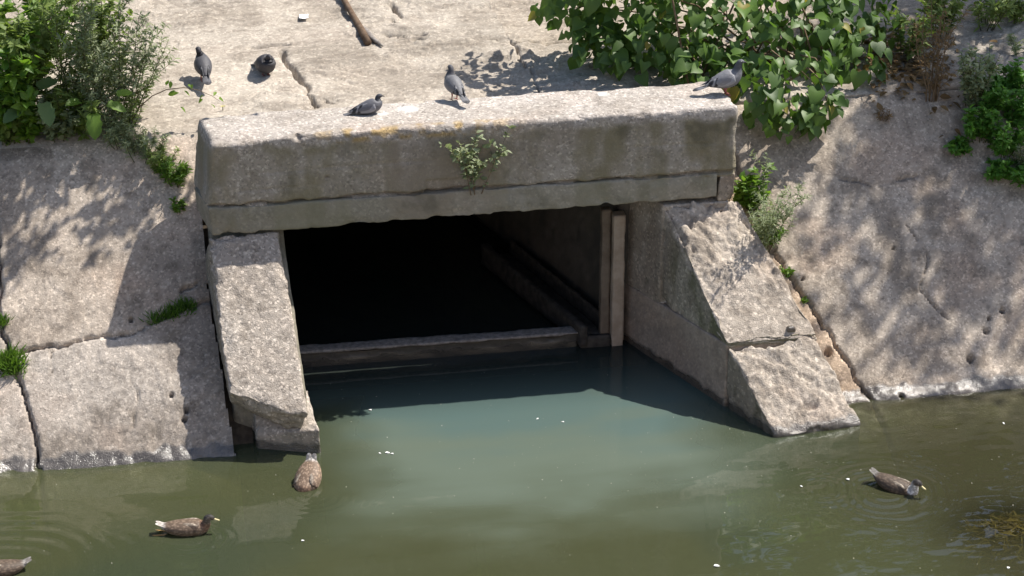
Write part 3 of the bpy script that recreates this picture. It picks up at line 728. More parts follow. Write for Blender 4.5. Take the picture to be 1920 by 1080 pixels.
def leaves(kind, pos, fwd, up, size, tint):
    T, F = TPL[kind]; n = len(pos); k = len(T)
    f = nrmz(fwd); r = nrmz(np.cross(f, up)); u = np.cross(r, f)
    V = pos[:, None, :] + size[:, None, None] * (T[None, :, 0:1] * r[:, None] + T[None, :, 1:2] * f[:, None] + T[None, :, 2:3] * u[:, None])
    FF = (F[None] + (np.arange(n) * k)[:, None, None]).reshape(-1, 4)
    c = np.repeat(np.stack([tint, tint, tint], 1), k, 0)
    return V.reshape(-1, 3), FF, c
def curve(base, d, h, bend, rng, n=6):
    pts = [np.array(base, float)]; d = nrmz(np.array(d, float))
    for i in range(n):
        d = nrmz(d + rng.normal(0, .10, 3) + np.array([0, 0, bend / n])); pts.append(pts[-1] + d * h / n)
    return np.array(pts)
def weed(name, label, cat, base, h, spread, nst, kind, lsize, mat, dens=60, branch=5, lean=(0, 0), stem='stem', seed=0, bl=.35, up=.6, droop=.0, group=None, sr=.006, lo=.12):
    """a leafy plant: main stems, side shoots and leaves along them"""
    rng = np.random.default_rng(1000 + seed); base = np.array(base, float)
    t = thing(name, label, cat, tuple(base), group)
    tubes, P, Fw_, = [], [], []
    def dress(pts, s0, n):
        tt = rng.uniform(s0, 1, n) * (len(pts) - 1); i = np.clip(tt.astype(int), 0, len(pts) - 2); fr = (tt - i)[:, None]
        p = pts[i] * (1 - fr) + pts[i + 1] * fr; d = nrmz(pts[i + 1] - pts[i])
        out = nrmz(rng.normal(0, 1, (n, 3)) * np.array([1, 1, .6])); out = nrmz(out - (out * d).sum(1, keepdims=True) * d * .7)
        P.append(p); Fw_.append(nrmz(out + d * .35 + np.array([0, 0, up - .5 - droop])))
    for s in range(nst):
        a = rng.uniform(0, 2 * math.pi); rr = spread * math.sqrt(rng.uniform(0, 1))
        b0 = np.array([math.cos(a) * rr * .25, math.sin(a) * rr * .2, -.02]); hh = h * rng.uniform(.65, 1.0)
        m = curve(b0, (math.cos(a) * rr / h * .8 + lean[0], math.sin(a) * rr / h * .8 + lean[1], 1), hh, .2 - droop, rng)
        tubes.append(tube(m, np.linspace(sr, sr * .3, len(m)), 5)); dress(m, lo, int(dens * hh))
        for b in range(branch):
            q = rng.uniform(.25, .92); i = int(q * (len(m) - 1)); p0 = m[i]; an = rng.uniform(0, 2 * math.pi)
            L = h * bl * rng.uniform(.5, 1) * (1.15 - q * .6)
            c = curve(p0, (math.cos(an), math.sin(an), .7 - droop), L, .5 - droop, rng, 4)
            tubes.append(tube(c, np.linspace(sr * .5, sr * .2, len(c)), 4)); dress(c, .1, int(dens * L * 1.3) + 2)
    P = np.concatenate(P); Fd = np.concatenate(Fw_); n = len(P)
    upv = nrmz(rng.normal(0, .45, (n, 3)) + np.array([.25, -.1, 1.0]))
    sz = lsize * rng.uniform(.55, 1.15, n)
    V, F, c = leaves(kind, P, Fd, upv, sz, np.clip(rng.normal(.5, .28, n), 0, 1.2))
    put('foliage', make_mesh('foliage', V, F, False, c), M[mat], t, 'stuff')
    v, f = join(tubes); put('stems', make_mesh('stems', v, f), M[stem], t)
    return t

# ---- left: weeds along the crest of the bank
B = on_bank
weed('mugwort', 'tall bright weed with broad oval leaves on the crest nearest the left edge', 'weed', B(20, 262), 1.05, .30, 6, 'ovate', .11, 'bright', 55, 5, seed=1, lean=(-.05, 0))
weed('mugwort', 'tall weed with jagged green leaves, second from the left edge on the crest', 'weed', B(62, 250), 1.1, .36, 7, 'toothed', .11, 'weed', 55, 5, seed=2)
weed('mugwort', 'tallest feathery weed of the left crest clump, its top out of the picture', 'weed', B(118, 232), 1.35, .32, 6, 'lance', .075, 'weed', 85, 8, seed=3)
weed('mugwort', 'feathery silvery weed above the large yellow-green leaf at left', 'weed', B(165, 240), 1.25, .36, 7, 'lance', .065, 'silver', 90, 8, seed=4, lean=(.08, 0))
weed('mugwort', 'feathery weed on the right flank of the left clump, leaning over bare concrete', 'weed', B(228, 225), 1.10, .34, 7, 'lance', .062, 'silver', 90, 8, seed=5, lean=(.18, 0))
weed('mugwort', 'fine-leaved green weed behind the left clump on the berm', 'weed', B(195, 175), 1.05, .36, 7, 'toothed', .07, 'weed', 70, 7, seed=6, lean=(.05, 0))
weed('mugwort', 'bright broad-leaved weed at the back of the left clump, in the top left corner', 'weed', B(50, 150), 1.0, .40, 6, 'ovate', .12, 'bright', 55, 6, seed=7)
def rosette(name, label, base, specs, seed, mat='burdock'):
    rng = np.random.default_rng(seed); base = np.array(base); t = thing(name, label, 'plant', tuple(base))
    for (px, py, Y, size, az, el) in specs:
        tip = at_y(px, py, Y) - base
        f = np.array([math.cos(az) * math.cos(el), math.sin(az) * math.cos(el), math.sin(el)])
        V, F, c = leaves('big', (tip)[None], f[None], np.array([[.15, -.5, 1.0]]), np.array([size]), np.array([rng.uniform(.2, 1.0)]))
        lf = put('leaf', make_mesh('leaf', V, F, True, c), M[mat], t)
        v, ff = tube([np.zeros(3), tip * .5 + np.array([0, 0, .03]), tip], [.006, .005, .004], 5)
        put('leaf_stalk', make_mesh('leaf_stalk', v, ff), M['stem'], lf)
    return t
rosette('burdock', 'broad-leaved burdock drooping over the slab edge under the left weeds', B(165, 240), [(174, 212, .85, .21, -1.5, -.9), (200, 195, .92, .16, -.3, -.2), (218, 178, 1.0, .13, .1, .2), (150, 190, 1.0, .14, -2.4, .2)], 3, 'bright')
rosette('burdock', 'dark large-leaved burdock below the weeds by the left edge', B(70, 245), [(80, 192, .88, .22, -1.3, -.5), (38, 205, .92, .18, -2.4, -.2), (70, 165, 1.05, .18, .4, .3)], 4)
for i, (x, y, h_, k_, m_, ls, lab) in enumerate(((8, 268, .45, 'ovate', 'weed', .09, 'low leafy weed at the left edge under the tall ones'), (45, 262, .40, 'toothed', 'bright', .10, 'low bright weed between the two dark broad leaves'), (105, 258, .42, 'ovate', 'silver', .07, 'low grey weed under the tallest feathery one'), (140, 255, .50, 'toothed', 'weed', .09, 'low jagged-leaved weed left of the drooping broad leaf'), (205, 250, .42, 'lance', 'silver', .06, 'low feathery weed right of the drooping broad leaf'), (240, 235, .42, 'lance', 'weed', .06, 'low feathery weed at the right foot of the left clump'))):
    weed('low_weed', lab, 'weed', B(x, y), h_, .30, 7, k_, ls, m_, 85, 4, seed=100 + i, sr=.005, lo=.02)
# running down the joint towards the headwall
weed('crest_weed', 'low silvery weed beside the broad leaf, topmost on the joint to the headwall', 'weed', B(228, 272), 0.30, 0.29, 10, 'lance', .05, 'silver', 150, 4, seed=11, sr=.004)
weed('crest_weed', 'low grey-green weed halfway down the joint left of the headwall', 'weed', B(268, 300), 0.30, 0.29, 10, 'lance', .05, 'silver', 150, 4, seed=12, sr=.004)
weed('crest_weed', 'grey-green sprouts just above the bright fern-like tuft by the headwall', 'weed', B(300, 318), 0.25, 0.23, 9, 'lance', .045, 'weed', 150, 4, seed=13, sr=.004)
weed('crest_weed', 'bright yellow-green feathery tuft against the left end of the headwall', 'weed', B(328, 345), 0.25, 0.23, 11, 'lance', .055, 'bright', 170, 4, seed=14, sr=.004)
weed('crest_weed', 'small pale sprout lowest in the gap left of the headwall', 'weed', B(336, 395), .13, .12, 5, 'ovate', .035, 'bright', 150, 3, seed=15, sr=.003)
# the thin twig reaching right above the berm
tw = thing('leafy_twig', 'thin twig with few leaves reaching right from the left weeds', 'twig', tuple(B(245, 225)))
b0 = np.array(B(245, 225)); tp_ = [at_y(q[0], q[1], 1.15) for q in ((262, 200), (285, 180), (312, 168), (345, 164), (372, 169), (398, 180), (412, 190))]
v, f = tube([np.array(p) - b0 for p in [b0] + tp_], [.005, .005, .0045, .004, .0035, .003, .002, .0015], 5); put('stem', make_mesh('stem', v, f), M['drystem'], tw)
lp = np.array([at_y(q[0], q[1], 1.14) - b0 for q in ((312, 160), (320, 152), (315, 178), (328, 172), (345, 170), (352, 160), (358, 158), (382, 178), (380, 185), (405, 172), (338, 200), (395, 195), (410, 185))])
n = len(lp); V, F, c = leaves('ovate', lp, RNG.normal(0, 1, (n, 3)) + np.array([.4, -.2, -.4]), RNG.normal(0, .3, (n, 3)) + np.array([0, -.3, 1]), RNG.uniform(.05, .09, n), RNG.uniform(.3, 1, n))
for i in range(n):
    k = len(TPL['ovate'][0]); put('leaf', make_mesh('leaf', V[i * k:(i + 1) * k], TPL['ovate'][1], True, c[i * k:(i + 1) * k]), M['bright'], tw)
# yellow flower head
fb = np.array(B(418, 207)); fl = thing('dandelion', 'single small yellow flower on the berm near the headwall corner', 'flower', tuple(fb))
n = 14; an = np.linspace(0, 2 * math.pi, n, endpoint=False)
V, F, c = leaves('blade', np.tile([0, 0, .035], (n, 1)), np.stack([np.cos(an), np.sin(an), .3 + 0 * an], 1), np.tile([0, 0, 1.0], (n, 1)), np.full(n, .03), np.full(n, .5))
V = V + 0; put('flower_head', make_mesh('flower_head', V, F, False, c), simple('yellow_petal', (.55, .48, .02), (.65, .58, .03), 30, .7, .1), fl)
v, f = tube([(0, 0, -.02), (0, 0, .036)], [.004, .003], 5); put('stem', make_mesh('stem', v, f), M['stem'], fl)

# ---- right: big heart-leaved shrub over the crest
def shrub(label, base, blobs, n_part, n_rest, seed):
    rng = np.random.default_rng(seed); base = np.array(base, float); t = thing('heart_leaved_shrub', label, 'shrub', tuple(base))
    C = np.array([at_y(b[0], b[1], b[2]) for b in blobs]); R = np.array([(b[3] / 235., b[5], b[4] / 214.) for b in blobs]); wts = R.prod(1) ** .6; wts /= wts.sum()
    def sample(n, lo, front):
        out, nr = [], []
        while len(out) < n:
            i = rng.choice(len(C), p=wts); d = nrmz(rng.normal(0, 1, 3))
            if front and d @ np.array([.1, -.75, .6]) < .1: continue
            r = rng.uniform(lo, 1.03); p = C[i] + d * R[i] * r
            ins = (((p - C) / R) ** 2).sum(1); ins[i] = 9
            if front and ins.min() < .72: continue
            if p[2] < bank_z(p[0], p[1]) + .05: continue
            if p[1] < .68 and p[0] < 3.45: continue
            out.append(p); nr.append(nrmz(d / R[i]))
        return np.array(out), np.array(nr)
    def frames(nr):
        n = len(nr)
        fw = nrmz(nr * .55 + np.array([0, -.15, -.75]) + rng.normal(0, .38, (n, 3)))
        up = nrmz(nr * .6 + np.array([.25, -.25, .75]) + rng.normal(0, .28, (n, 3)))
        return fw, up
    protos = []
    for k in range(5):
        T, F = TPL['heart']; Tk = T.copy(); Tk[:, 2] += (.05 * k - .1) * np.abs(Tk[:, 0]) * 3 - .12 * k * Tk[:, 1] ** 2 * .5; Tk[:, 0] *= .92 + .05 * k
        tn = .15 + .2 * k
        me_ = make_mesh('leaf', Tk, F, True, np.tile([tn, tn, tn], (len(Tk), 1))); me_.materials.append(M['heart']); protos.append(me_)
    T, F = TPL['heart']; me_ = make_mesh('leaf', T * np.array([.9, 1, 1.6]), F, True, np.tile([.8, .8, .8], (len(T), 1))); me_.materials.append(leafmat('yellowed_leaf', (.16, .20, .03), (.30, .26, .05), .35, .55)); protos.append(me_)
    p, nr = sample(n_part, .82, True); fw, up = frames(nr)
    for i in range(n_part):
        r = nrmz(np.cross(fw[i], up[i])); u = np.cross(r, fw[i]); sz = .065 + .105 * rng.uniform() ** 1.2
        o = bpy.data.objects.new('leaf', protos[5 if rng.uniform() < .05 else rng.integers(5)]); COL.objects.link(o); o.parent = t
        q = p[i] - base
        o.matrix_local = Matrix(((r[0] * sz, fw[i][0] * sz, u[0] * sz, q[0]), (r[1] * sz, fw[i][1] * sz, u[1] * sz, q[1]), (r[2] * sz, fw[i][2] * sz, u[2] * sz, q[2]), (0, 0, 0, 1)))
    p2, n2 = sample(n_rest, .45, False); fw, up = frames(n2)
    V, F, c = leaves('heart', p2 - base, fw, up, rng.uniform(.06, .145, n_rest), np.clip(rng.normal(.45, .25, n_rest), 0, 1))
    put('inner_foliage', make_mesh('inner_foliage', V, F, True, c), M['heart'], t, 'stuff')
    tubes = []
    for i in range(26):
        e = C[rng.choice(len(C), p=wts)] + rng.normal(0, .2, 3) * np.array([1.2, .5, .8]); s0 = base + np.array([rng.uniform(-.5, .9), rng.uniform(-.05, .4), 0]); s0[2] = bank_z(s0[0], s0[1]) - .03
        mid = (s0 + e) / 2 + np.array([0, 0, .25]); tubes.append(tube([s0 - base, (s0 * .7 + mid * .3) - base, mid - base, (mid + e) / 2 + np.array([0, 0, .08]) - base, e - base], [.012, .010, .008, .006, .003], 6))
    v, f = join(tubes); put('branches', make_mesh('branches', v, f), M['drystem'], t)
    return t
shrub('big glossy shrub with heart-shaped leaves overhanging the right end of the headwall', (3.75, 1.35, bank_z(3.75, 1.35)),
      [(1140, 30, 1.9, 130, 62, .30), (1060, 15, 2.0, 70, 45, .25), (1130, 85, 1.65, 70, 40, .22), (1545, 190, .75, 45, 55, .15), (1180, 70, 1.7, 110, 60, .30), (1260, 90, 1.6, 150, 75, .36), (1350, 70, 1.6, 190, 100, .42), (1470, 90, 1.45, 150, 105, .42), (1500, 165, .86, 95, 70, .22), (1440, 175, .80, 60, 65, .18), (1525, 215, .68, 45, 50, .14), (1470, 225, .66, 50, 40, .12), (1330, 135, 1.15, 90, 40, .22), (1400, -30, 2.0, 380, 90, .5), (1120, -60, 1.75, 110, 70, .3), (1230, -95, 1.65, 140, 80, .35), (1050, -105, 2.1, 90, 50, .28), (1150, -125, 1.95, 150, 60, .35), (1610, 110, 1.3, 55, 60, .22), (1565, 80, 1.55, 75, 65, .3), (1600, 20, 1.8, 120, 70, .35)], 300, 1500, 5)

# ---- plant in the crack of the headwall front
q = at_y(893, 356, -.02)
weed('crack_sapling', 'small leafy sapling rooted in the crack on the front of the headwall', 'sapling', (q[0], -.015, 1.60), .64, .20, 6, 'ovate', .056, 'silver', 40, 5, (.0, -.18), 'drystem', 21, .4, sr=.004)
# ---- right end of the headwall
weed('wormwood', 'sparse wormwood with thin spreading flower stalks beside the right wing wall', 'weed', B(1428, 470), .88, .50, 7, 'lance', .045, 'silver', 130, 6, (.10, -.05), 'stem', 31, .38, sr=.004)
weed('green_sprout', 'bright green leafy sprout behind the wormwood at the headwall end', 'weed', B(1412, 395), .42, .20, 6, 'toothed', .085, 'bright', 75, 4, seed=32, sr=.004)
weed('green_sprout', 'small bright sprout at the foot of the wormwood on the joint', 'weed', B(1440, 452), .18, .16, 6, 'toothed', .06, 'bright', 110, 3, seed=33, sr=.003)
weed('green_sprout', 'tiny pale green sprout in the joint below the wormwood', 'weed', B(1480, 515), .11, .10, 5, 'ovate', .04, 'bright', 130, 2, seed=34, sr=.003)
weed('green_sprout', 'lowest tiny yellow-green sprout in the right bank joint', 'weed', B(1512, 563), .05, .07, 4, 'ovate', .03, 'bright', 160, 2, seed=35, sr=.002)
# ---- upper right
weed('dry_weed', 'clump of brown dried stalks standing right of the heart-leaved shrub', 'weed', B(1745, 185), .95, .22, 9, 'lance', .05, 'dryleaf', 45, 3, stem='drystem', seed=41)
weed('dry_weed', 'dead brown tuft lying alone on the shaded right slab', 'weed', B(1656, 222), .12, .14, 9, 'lance', .04, 'dryleaf', 60, 2, stem='drystem', seed=42, sr=.003)
weed('mugwort', 'leafy weed between the shrub and the dried stalks at top right', 'weed', B(1690, 110), .60, .30, 6, 'toothed', .08, 'weed', 60, 5, seed=43)
weed('mugwort', 'tall weed behind the dried stalks at the top of the berm', 'weed', B(1760, 70), .75, .34, 6, 'toothed', .075, 'weed', 60, 6, seed=44)
weed('mugwort', 'pale-topped weed right of the dried stalks', 'weed', B(1822, 205), .62, .28, 9, 'ovate', .055, 'silver', 70, 5, seed=45)
for i, (x, y, h, sp, lab) in enumerate(((1838, 262, .34, .30, 'ferny green plant next to the pale-topped weed'), (1880, 290, .38, .32, 'largest ferny green plant in the mass at the right edge'), (1812, 290, .18, .22, 'low ferny plant at the left foot of the right-edge mass'),
                                      (1905, 240, .42, .30, 'ferny green plant behind the others at the right edge'), (1868, 330, .18, .24, 'low ferny plant spilling down the right slab'), (1918, 345, .25, .26, 'ferny plant cut by the right edge, lowest of the mass'), (1850, 205, .40, .28, 'upright ferny plant highest on the bank in the right-edge mass'), (1895, 180, .36, .28, 'ferny plant on the crest at the right edge'))):
    weed('ferny_plant', lab, 'plant', B(x, y), h, sp, 8, 'toothed', .062, 'fern', 120, 5, seed=50 + i, sr=.004, group='ferny plants at the right edge')
weed('mugwort', 'feathery grey weed over the ferny plants at the right edge', 'weed', B(1915, 322), .34, .22, 5, 'lance', .055, 'silver', 100, 5, seed=58, sr=.004)
weed('mugwort', 'small silvery weed by the right edge on the upper berm', 'weed', B(1915, 105), .28, .24, 5, 'lance', .05, 'silver', 110, 5, seed=59, sr=.004)
weed('mugwort', 'grassy weed at the top edge near the right corner', 'weed', B(1850, 50), .40, .40, 8, 'lance', .08, 'weed', 80, 5, seed=60)
weed('mugwort', 'grassy weed in the top right corner', 'weed', B(1915, 40), .40, .35, 7, 'lance', .08, 'weed', 80, 5, seed=61)
# leaf litter under the dried stalks
n = 420; lx = RNG.normal(0, 1, n); ly = RNG.normal(0, 1, n); c0 = np.array(B(1690, 120))
P_ = np.stack([c0[0] + lx * .26, c0[1] + ly * .30, 0 * lx], 1); P_[:, 2] = bank_z(P_[:, 0], P_[:, 1]) + RNG.uniform(.005, .05, n)
V, F, c = leaves('ovate', P_, RNG.normal(0, 1, (n, 3)) * np.array([1, 1, .25]), RNG.normal(0, .3, (n, 3)) + np.array([0, 0, 1]), RNG.uniform(.04, .11, n), RNG.uniform(0, 1, n))
put('leaf_litter', make_mesh('leaf_litter', V, F, False, c), M['dryleaf'], None, 'stuff', 'brown dead leaf litter between the shrub and the dried stalks', 'leaf litter')
# ---- grass
def tuft(label, pts, n, h, seed, spread):
    rng = np.random.default_rng(seed); b = np.array(B(*pts[0])); t = None
    bs = np.array([B(*p) for p in pts]); i = rng.integers(0, len(bs), n)
    P = bs[i] + rng.normal(0, 1, (n, 3)) * np.array([spread, spread * .7, 0]); P[:, 2] = bank_z(P[:, 0], P[:, 1]) - .015
    d = np.stack([rng.normal(0, .55, n), rng.normal(-.25, .45, n), np.ones(n)], 1)
    V, F, c = leaves('blade', P - b, d, rng.normal(0, 1, (n, 3)) + np.array([0, -.6, .2]), h * rng.uniform(.5, 1.1, n), np.clip(rng.normal(.5, .3, n), 0, 1.1))
    V = V.reshape(-1, 3); V = V + 0
    o = put('grass_tuft', make_mesh('grass_tuft', V, F, False, c), M['grass'], None, None, label, 'grass', 'grass tufts in the bank joints'); o.location = b
TPL['blade'][0][:, 0] *= 1.6
tuft('flat dark green grass tuft along the crack beside the left wing wall', [(292, 600), (310, 592), (325, 585), (340, 578), (352, 574)], 520, .085, 1, .03)
tuft('round bright green grass tuft on the left joint at the picture edge', [(18, 690), (25, 682), (30, 690), (10, 680), (22, 670), (5, 690)], 620, .11, 2, .035)
tuft('small grass tuft above the round one at the left edge', [(2, 606), (8, 602)], 160, .07, 3, .025)

# ================================================================== trees (their shade and reflections reach the picture)
def tree(label, base, top, C, R, nclump, per, lsize, seed, trunk_r=.14):
    rng = np.random.default_rng(seed); base = np.array(base, float); t = thing('tree', label, 'tree', tuple(base))
    C = np.array(C); R = np.array(R)
    cl = nrmz(rng.normal(0, 1, (nclump, 3))) * (rng.uniform(.25, 1, (nclump, 1)) ** .5) * R + C
    i = rng.integers(0, nclump, nclump * per); n = len(i)
    P = cl[i] + rng.normal(0, 1, (n, 3)) * np.array([.22, .22, .2]) * R.mean() / 2
    V, F, c = leaves('ovate', P - base, rng.normal(0, 1, (n, 3)) + np.array([0, 0, -.3]), rng.normal(0, .6, (n, 3)) + np.array([0, 0, 1]), lsize * rng.uniform(.6, 1.2, n), np.clip(rng.normal(.5, .25, n), 0, 1))
    put('crown', make_mesh('crown', V, F, False, c), M['tree'], t, 'stuff')
    mid = (base + C) / 2 + rng.normal(0, .15, 3)
    tb = [tube([base - base - np.array([0, 0, .1]), mid - base, C - base], [trunk_r, trunk_r * .75, trunk_r * .3], 10)]
    trk = put('trunk', make_mesh('trunk', *tb[0]), M['branch'], t)
    for k in range(9):
        e = cl[rng.integers(nclump)]; s0 = mid + (C - mid) * rng.uniform(0, .7)
        put('limb', make_mesh('limb', *tube([s0 - base, (s0 + e) / 2 + np.array([0, 0, .15]) - base, e - base], [trunk_r * .4, trunk_r * .25, trunk_r * .08], 6)), M['branch'], trk)
tree('leafy tree right of the picture whose dappled shade covers the right slab', (10.6, 3.9, 2.1), None, (10.7, 2.85, 7.9), (2.4, 2.3, 1.3), 115, 60, .17, 71, .17)
tree('young leaning tree above the picture shading the left slab', (-2.9, 4.9, 2.25), None, (-.02, 1.25, 4.45), (1.0, .55, .5), 26, 30, .11, 77, .06)
for i, (x, y, hh, lab) in enumerate(((-4.5, 8.2, 3.6, 'leafy tree behind the berm beyond the left weeds'), (0.2, 9.2, 4.2, 'leafy tree behind the berm above the headwall'), (4.6, 8.8, 3.8, 'leafy tree behind the berm beyond the heart-leaved shrub'), (9.2, 9.4, 4.4, 'leafy tree behind the berm at far right'))):
    tree(lab, (x, y, 2.6), None, (x, y, 2.6 + hh), (2.3, 1.2, 2.3), 45, 70, .30, 80 + i)

# ================================================================== birds
def catmull(P, n):
    P = np.array(P, float); t = np.linspace(0, len(P) - 1, n); i = np.clip(t.astype(int), 0, len(P) - 2); f = (t - i)[:, None]
    p0 = P[np.clip(i - 1, 0, None)]; p1 = P[i]; p2 = P[i + 1]; p3 = P[np.clip(i + 2, None, len(P) - 1)]
    return .5 * (2 * p1 + (p2 - p0) * f + (2 * p0 - 5 * p1 + 4 * p2 - p3) * f ** 2 + (3 * p1 - p0 - 3 * p2 + p3) * f ** 3)
def loft(sec, n=42, m=22):
    """continuous body: sections (x, y, z, half width, half height) along a spine in the bird's own frame, nose +x"""
    S = catmull(sec, n); S[:, 3:] = np.maximum(S[:, 3:], .002)
    T = np.gradient(S[:, :3], axis=0); T = nrmz(T); side = np.tile([0, 1.0, 0], (n, 1)); side = nrmz(side - (side * T).sum(1, keepdims=True) * T); N = np.cross(T, side)
    N = np.where((np.cross(T, side)[:, 2:3] + np.cross(T, side)[:, 0:1] * -.01) < -.2, -N, N)
    th = np.linspace(0, 2 * math.pi, m, endpoint=False)
    V = S[:, None, :3] + side[:, None] * (S[:, 3, None] * np.cos(th))[..., None] + N[:, None] * (S[:, 4, None] * np.sin(th))[..., None]
    V = V.reshape(-1, 3); i = np.arange(n - 1)[:, None] * m + np.arange(m)[None]; j = np.arange(n - 1)[:, None] * m + (np.arange(m)[None] + 1) % m
    F = [tuple(q) for q in np.stack([i, j, j + m, i + m], -1).reshape(-1, 4)] + [tuple(range(m))[::-1], tuple((n - 1) * m + np.arange(m))]
    u = np.repeat(np.linspace(0, 1, n), m); a = np.tile(np.sin(th), n)
    return V, F, u, a
def lens(c, ax, wid, thk, nrm_, n=12, m=10, taper=1.6):
    """folded wing: a tapering lens from shoulder to tip lying on the flank"""
    c = np.array(c, float); ax = np.array(ax, float); L = np.linalg.norm(ax); d = ax / L; nn = np.array(nrm_, float); nn = nrmz(nn - (nn @ d) * d); s = np.cross(d, nn)
    V, F = [], []
    for i in range(n):
        t = i / (n - 1); prof = (np.sin(math.pi * min(1, t * 1.0 + .06) ** .62) if t < 1 else 0); prof = max(prof, .02) * (1 - t * .35)
        for k in range(m):
            a = 2 * math.pi * k / m; V.append(c + d * L * t + s * wid * prof * math.cos(a) + nn * thk * prof * math.sin(a))
    for i in range(n - 1):
        for k in range(m): F.append((i * m + k, i * m + (k + 1) % m, (i + 1) * m + (k + 1) % m, (i + 1) * m + k))
    F += [tuple(range(m))[::-1], tuple((n - 1) * m + k for k in range(m))]
    return np.array(V), F
def ball(c, r, n=8, m=10):
    V, F = [], []
    for i in range(n + 1):
        ph = math.pi * i / n
        for k in range(m): V.append((c[0] + r * math.sin(ph) * math.cos(2 * math.pi * k / m), c[1] + r * math.sin(ph) * math.sin(2 * math.pi * k / m), c[2] + r * math.cos(ph)))
    for i in range(n):
        for k in range(m): F.append((i * m + k, i * m + (k + 1) % m, (i + 1) * m + (k + 1) % m, (i + 1) * m + k))
    return V, F
def paddle(p0, p1, w0, w1, t=.006, up=(0, 0, 1), nseg=6):
    """flat tapering blade (tail feather, bill) with thickness"""
    p0 = np.array(p0, float); p1 = np.array(p1, float); d = nrmz(p1 - p0); s = nrmz(np.cross(d, np.array(up, float))); u = np.cross(s, d); V, F = [], []
    for i in range(nseg + 1):
        q = i / nseg; c = p0 + (p1 - p0) * q; w = w0 + (w1 - w0) * q; w *= math.sqrt(max(0.02, 1 - max(0, (q - .75) / .25) ** 2 * .8)); tt = t * (1 - .5 * q)
        V += [c - s * w, c + u * tt * .5, c + s * w, c - u * tt * .5]
    for i in range(nseg):
        for k in range(4): F.append((4 * i + k, 4 * i + (k + 1) % 4, 4 * i + 4 + (k + 1) % 4, 4 * i + 4 + k))
    F += [(3, 2, 1, 0), tuple(4 * nseg + k for k in range(4))]
    return np.array(V), F
def tcol(n, c): return np.tile(np.array(c, float), (n, 1))
def place(t, p, heading, scale, pitch=0, roll=0):
    t.location = tuple(p); t.rotation_euler = (roll, pitch, heading); t.scale = (scale,) * 3

def pigeon(label, p, heading, pal, pose='stand', scale=.88, head=(0, 0, 0), bars=True, pitch=0):
    """pal: body, wing, neck, tail colours"""
    t = thing('pigeon', label, 'pigeon', group='pigeons resting round the headwall')
    hx, hy, hz = head
    dz = -.058 if pose == 'sit' else (-.03 if pose == 'fluff' else 0); fat = 1.25 if pose == 'fluff' else (1.0 if pose == 'sit' else 1.08); hd = -.032 if pose in ('sit', 'fluff') else 0
    sec = [(-.135, 0, .085, .012, .008), (-.10, 0, .096, .036, .028), (-.045, 0, .112, .055 * fat, .050 * fat), (.015, 0, .128, .064 * fat, .063 * fat), (.062, 0, .145, .057 * fat, .061 * fat), (.088, hy * .3, .175 + hd * .5, .043 * fat, .045), (.098 + hx * .5, hy * .6, .205 + hd + hz * .5, .029, .031), (.104 + hx, hy, .228 + hd + hz, .0225, .024), (.116 + hx, hy * 1.1, .246 + hd + hz, .0215, .021), (.135 + hx, hy * 1.2, .247 + hd + hz, .016, .015), (.146 + hx, hy * 1.25, .243 + hd + hz, .006, .006)]
    sec = [(a, b, c + dz, d, e) for a, b, c, d, e in sec]
    V, F, u, a = loft(sec); bd, wg, nk, tl = [np.array(c, float) for c in pal]
    col = tcol(len(V), bd); col = lerp(col, nk, sstep(.50, .62, u)); col = lerp(col, nk * 1.25 + .01, sstep(.76, .85, u)); col = lerp(col, bd * 1.25 + .03, sstep(.2, .08, u) * sstep(.2, -.5, a))
    bod = put('body', make_mesh('body', V, F, True, col), M['pigeon'], t)
    for s in (-1, 1):
        v, f = lens((.062, s * .050 * fat, .150 + dz), (-.262, -s * .036 * fat, -.070), .050, .020, (0, s, .35), 26, 12); c = tcol(len(v), wg)
        x = v[:, 0]
        if bars:
            for b0, b1 in ((-.082, -.062), (-.128, -.102)): c = lerp(c, (.02, .02, .024), sstep(b0 - .007, b0, x - (v[:, 2] - dz - .12) * .35) * sstep(b1 + .007, b1, x - (v[:, 2] - dz - .12) * .35))
        c = lerp(c, tl * .7, sstep(-.13, -.17, x)); wgo = put('wing', make_mesh('wing', v, f, True, c), M['pigeon'], t)
    v, f = paddle((-.105, 0, .092 + dz), (-.245, 0, .052 + dz), .024, .036, .012); c = tcol(len(v), tl); c = lerp(c, (.04, .04, .045), sstep(-.20, -.225, v[:, 0])); put('tail', make_mesh('tail', v, f, False, c), M['pigeon'], t)
    hp = np.array(sec[9][:3])
    v, f = tube([hp + np.array([.008, 0, -.001]), hp + np.array([.02, hy * .1, -.004]), hp + np.array([.031, hy * .15, -.010])], [.0065, .005, .0015], 7); put('beak', make_mesh('beak', v, f), M['beak'], bod)
    e0 = np.array(sec[8][:3])
    for s in (-1, 1): put('eye', make_mesh('eye', *ball(e0 + np.array([.008, s * .0195, .004]), .0042)), M['eye'], bod)
    if pose != 'sit':
        for s in (-1, 1):
            y = s * .022
            v, f = join([tube([(.01, y, .085 + dz), (.004, y, .045), (.012, y, .008)], [.012, .006, .004], 6)] + [tube([(.012, y, .006), (.012 + .032 * math.cos(q), y + .032 * math.sin(q), .003)], [.004, .002], 5) for q in (-.45, 0, .45, math.pi)])
            put('leg', make_mesh('leg', v, f), M['legs'], t)
    place(t, p, heading, scale, pitch)
    return t
GREY = ((.20, .20, .215), (.30, .30, .32), (.085, .09, .10), (.17, .17, .185)); DARK = ((.055, .052, .058), (.075, .07, .08), (.035, .032, .036), (.06, .058, .065)); CHECK = ((.16, .16, .17), (.23, .23, .245), (.07, .07, .08), (.16, .16, .17))
view_az = math.pi / 2 - YAW                      # heading that points straight away from the viewer
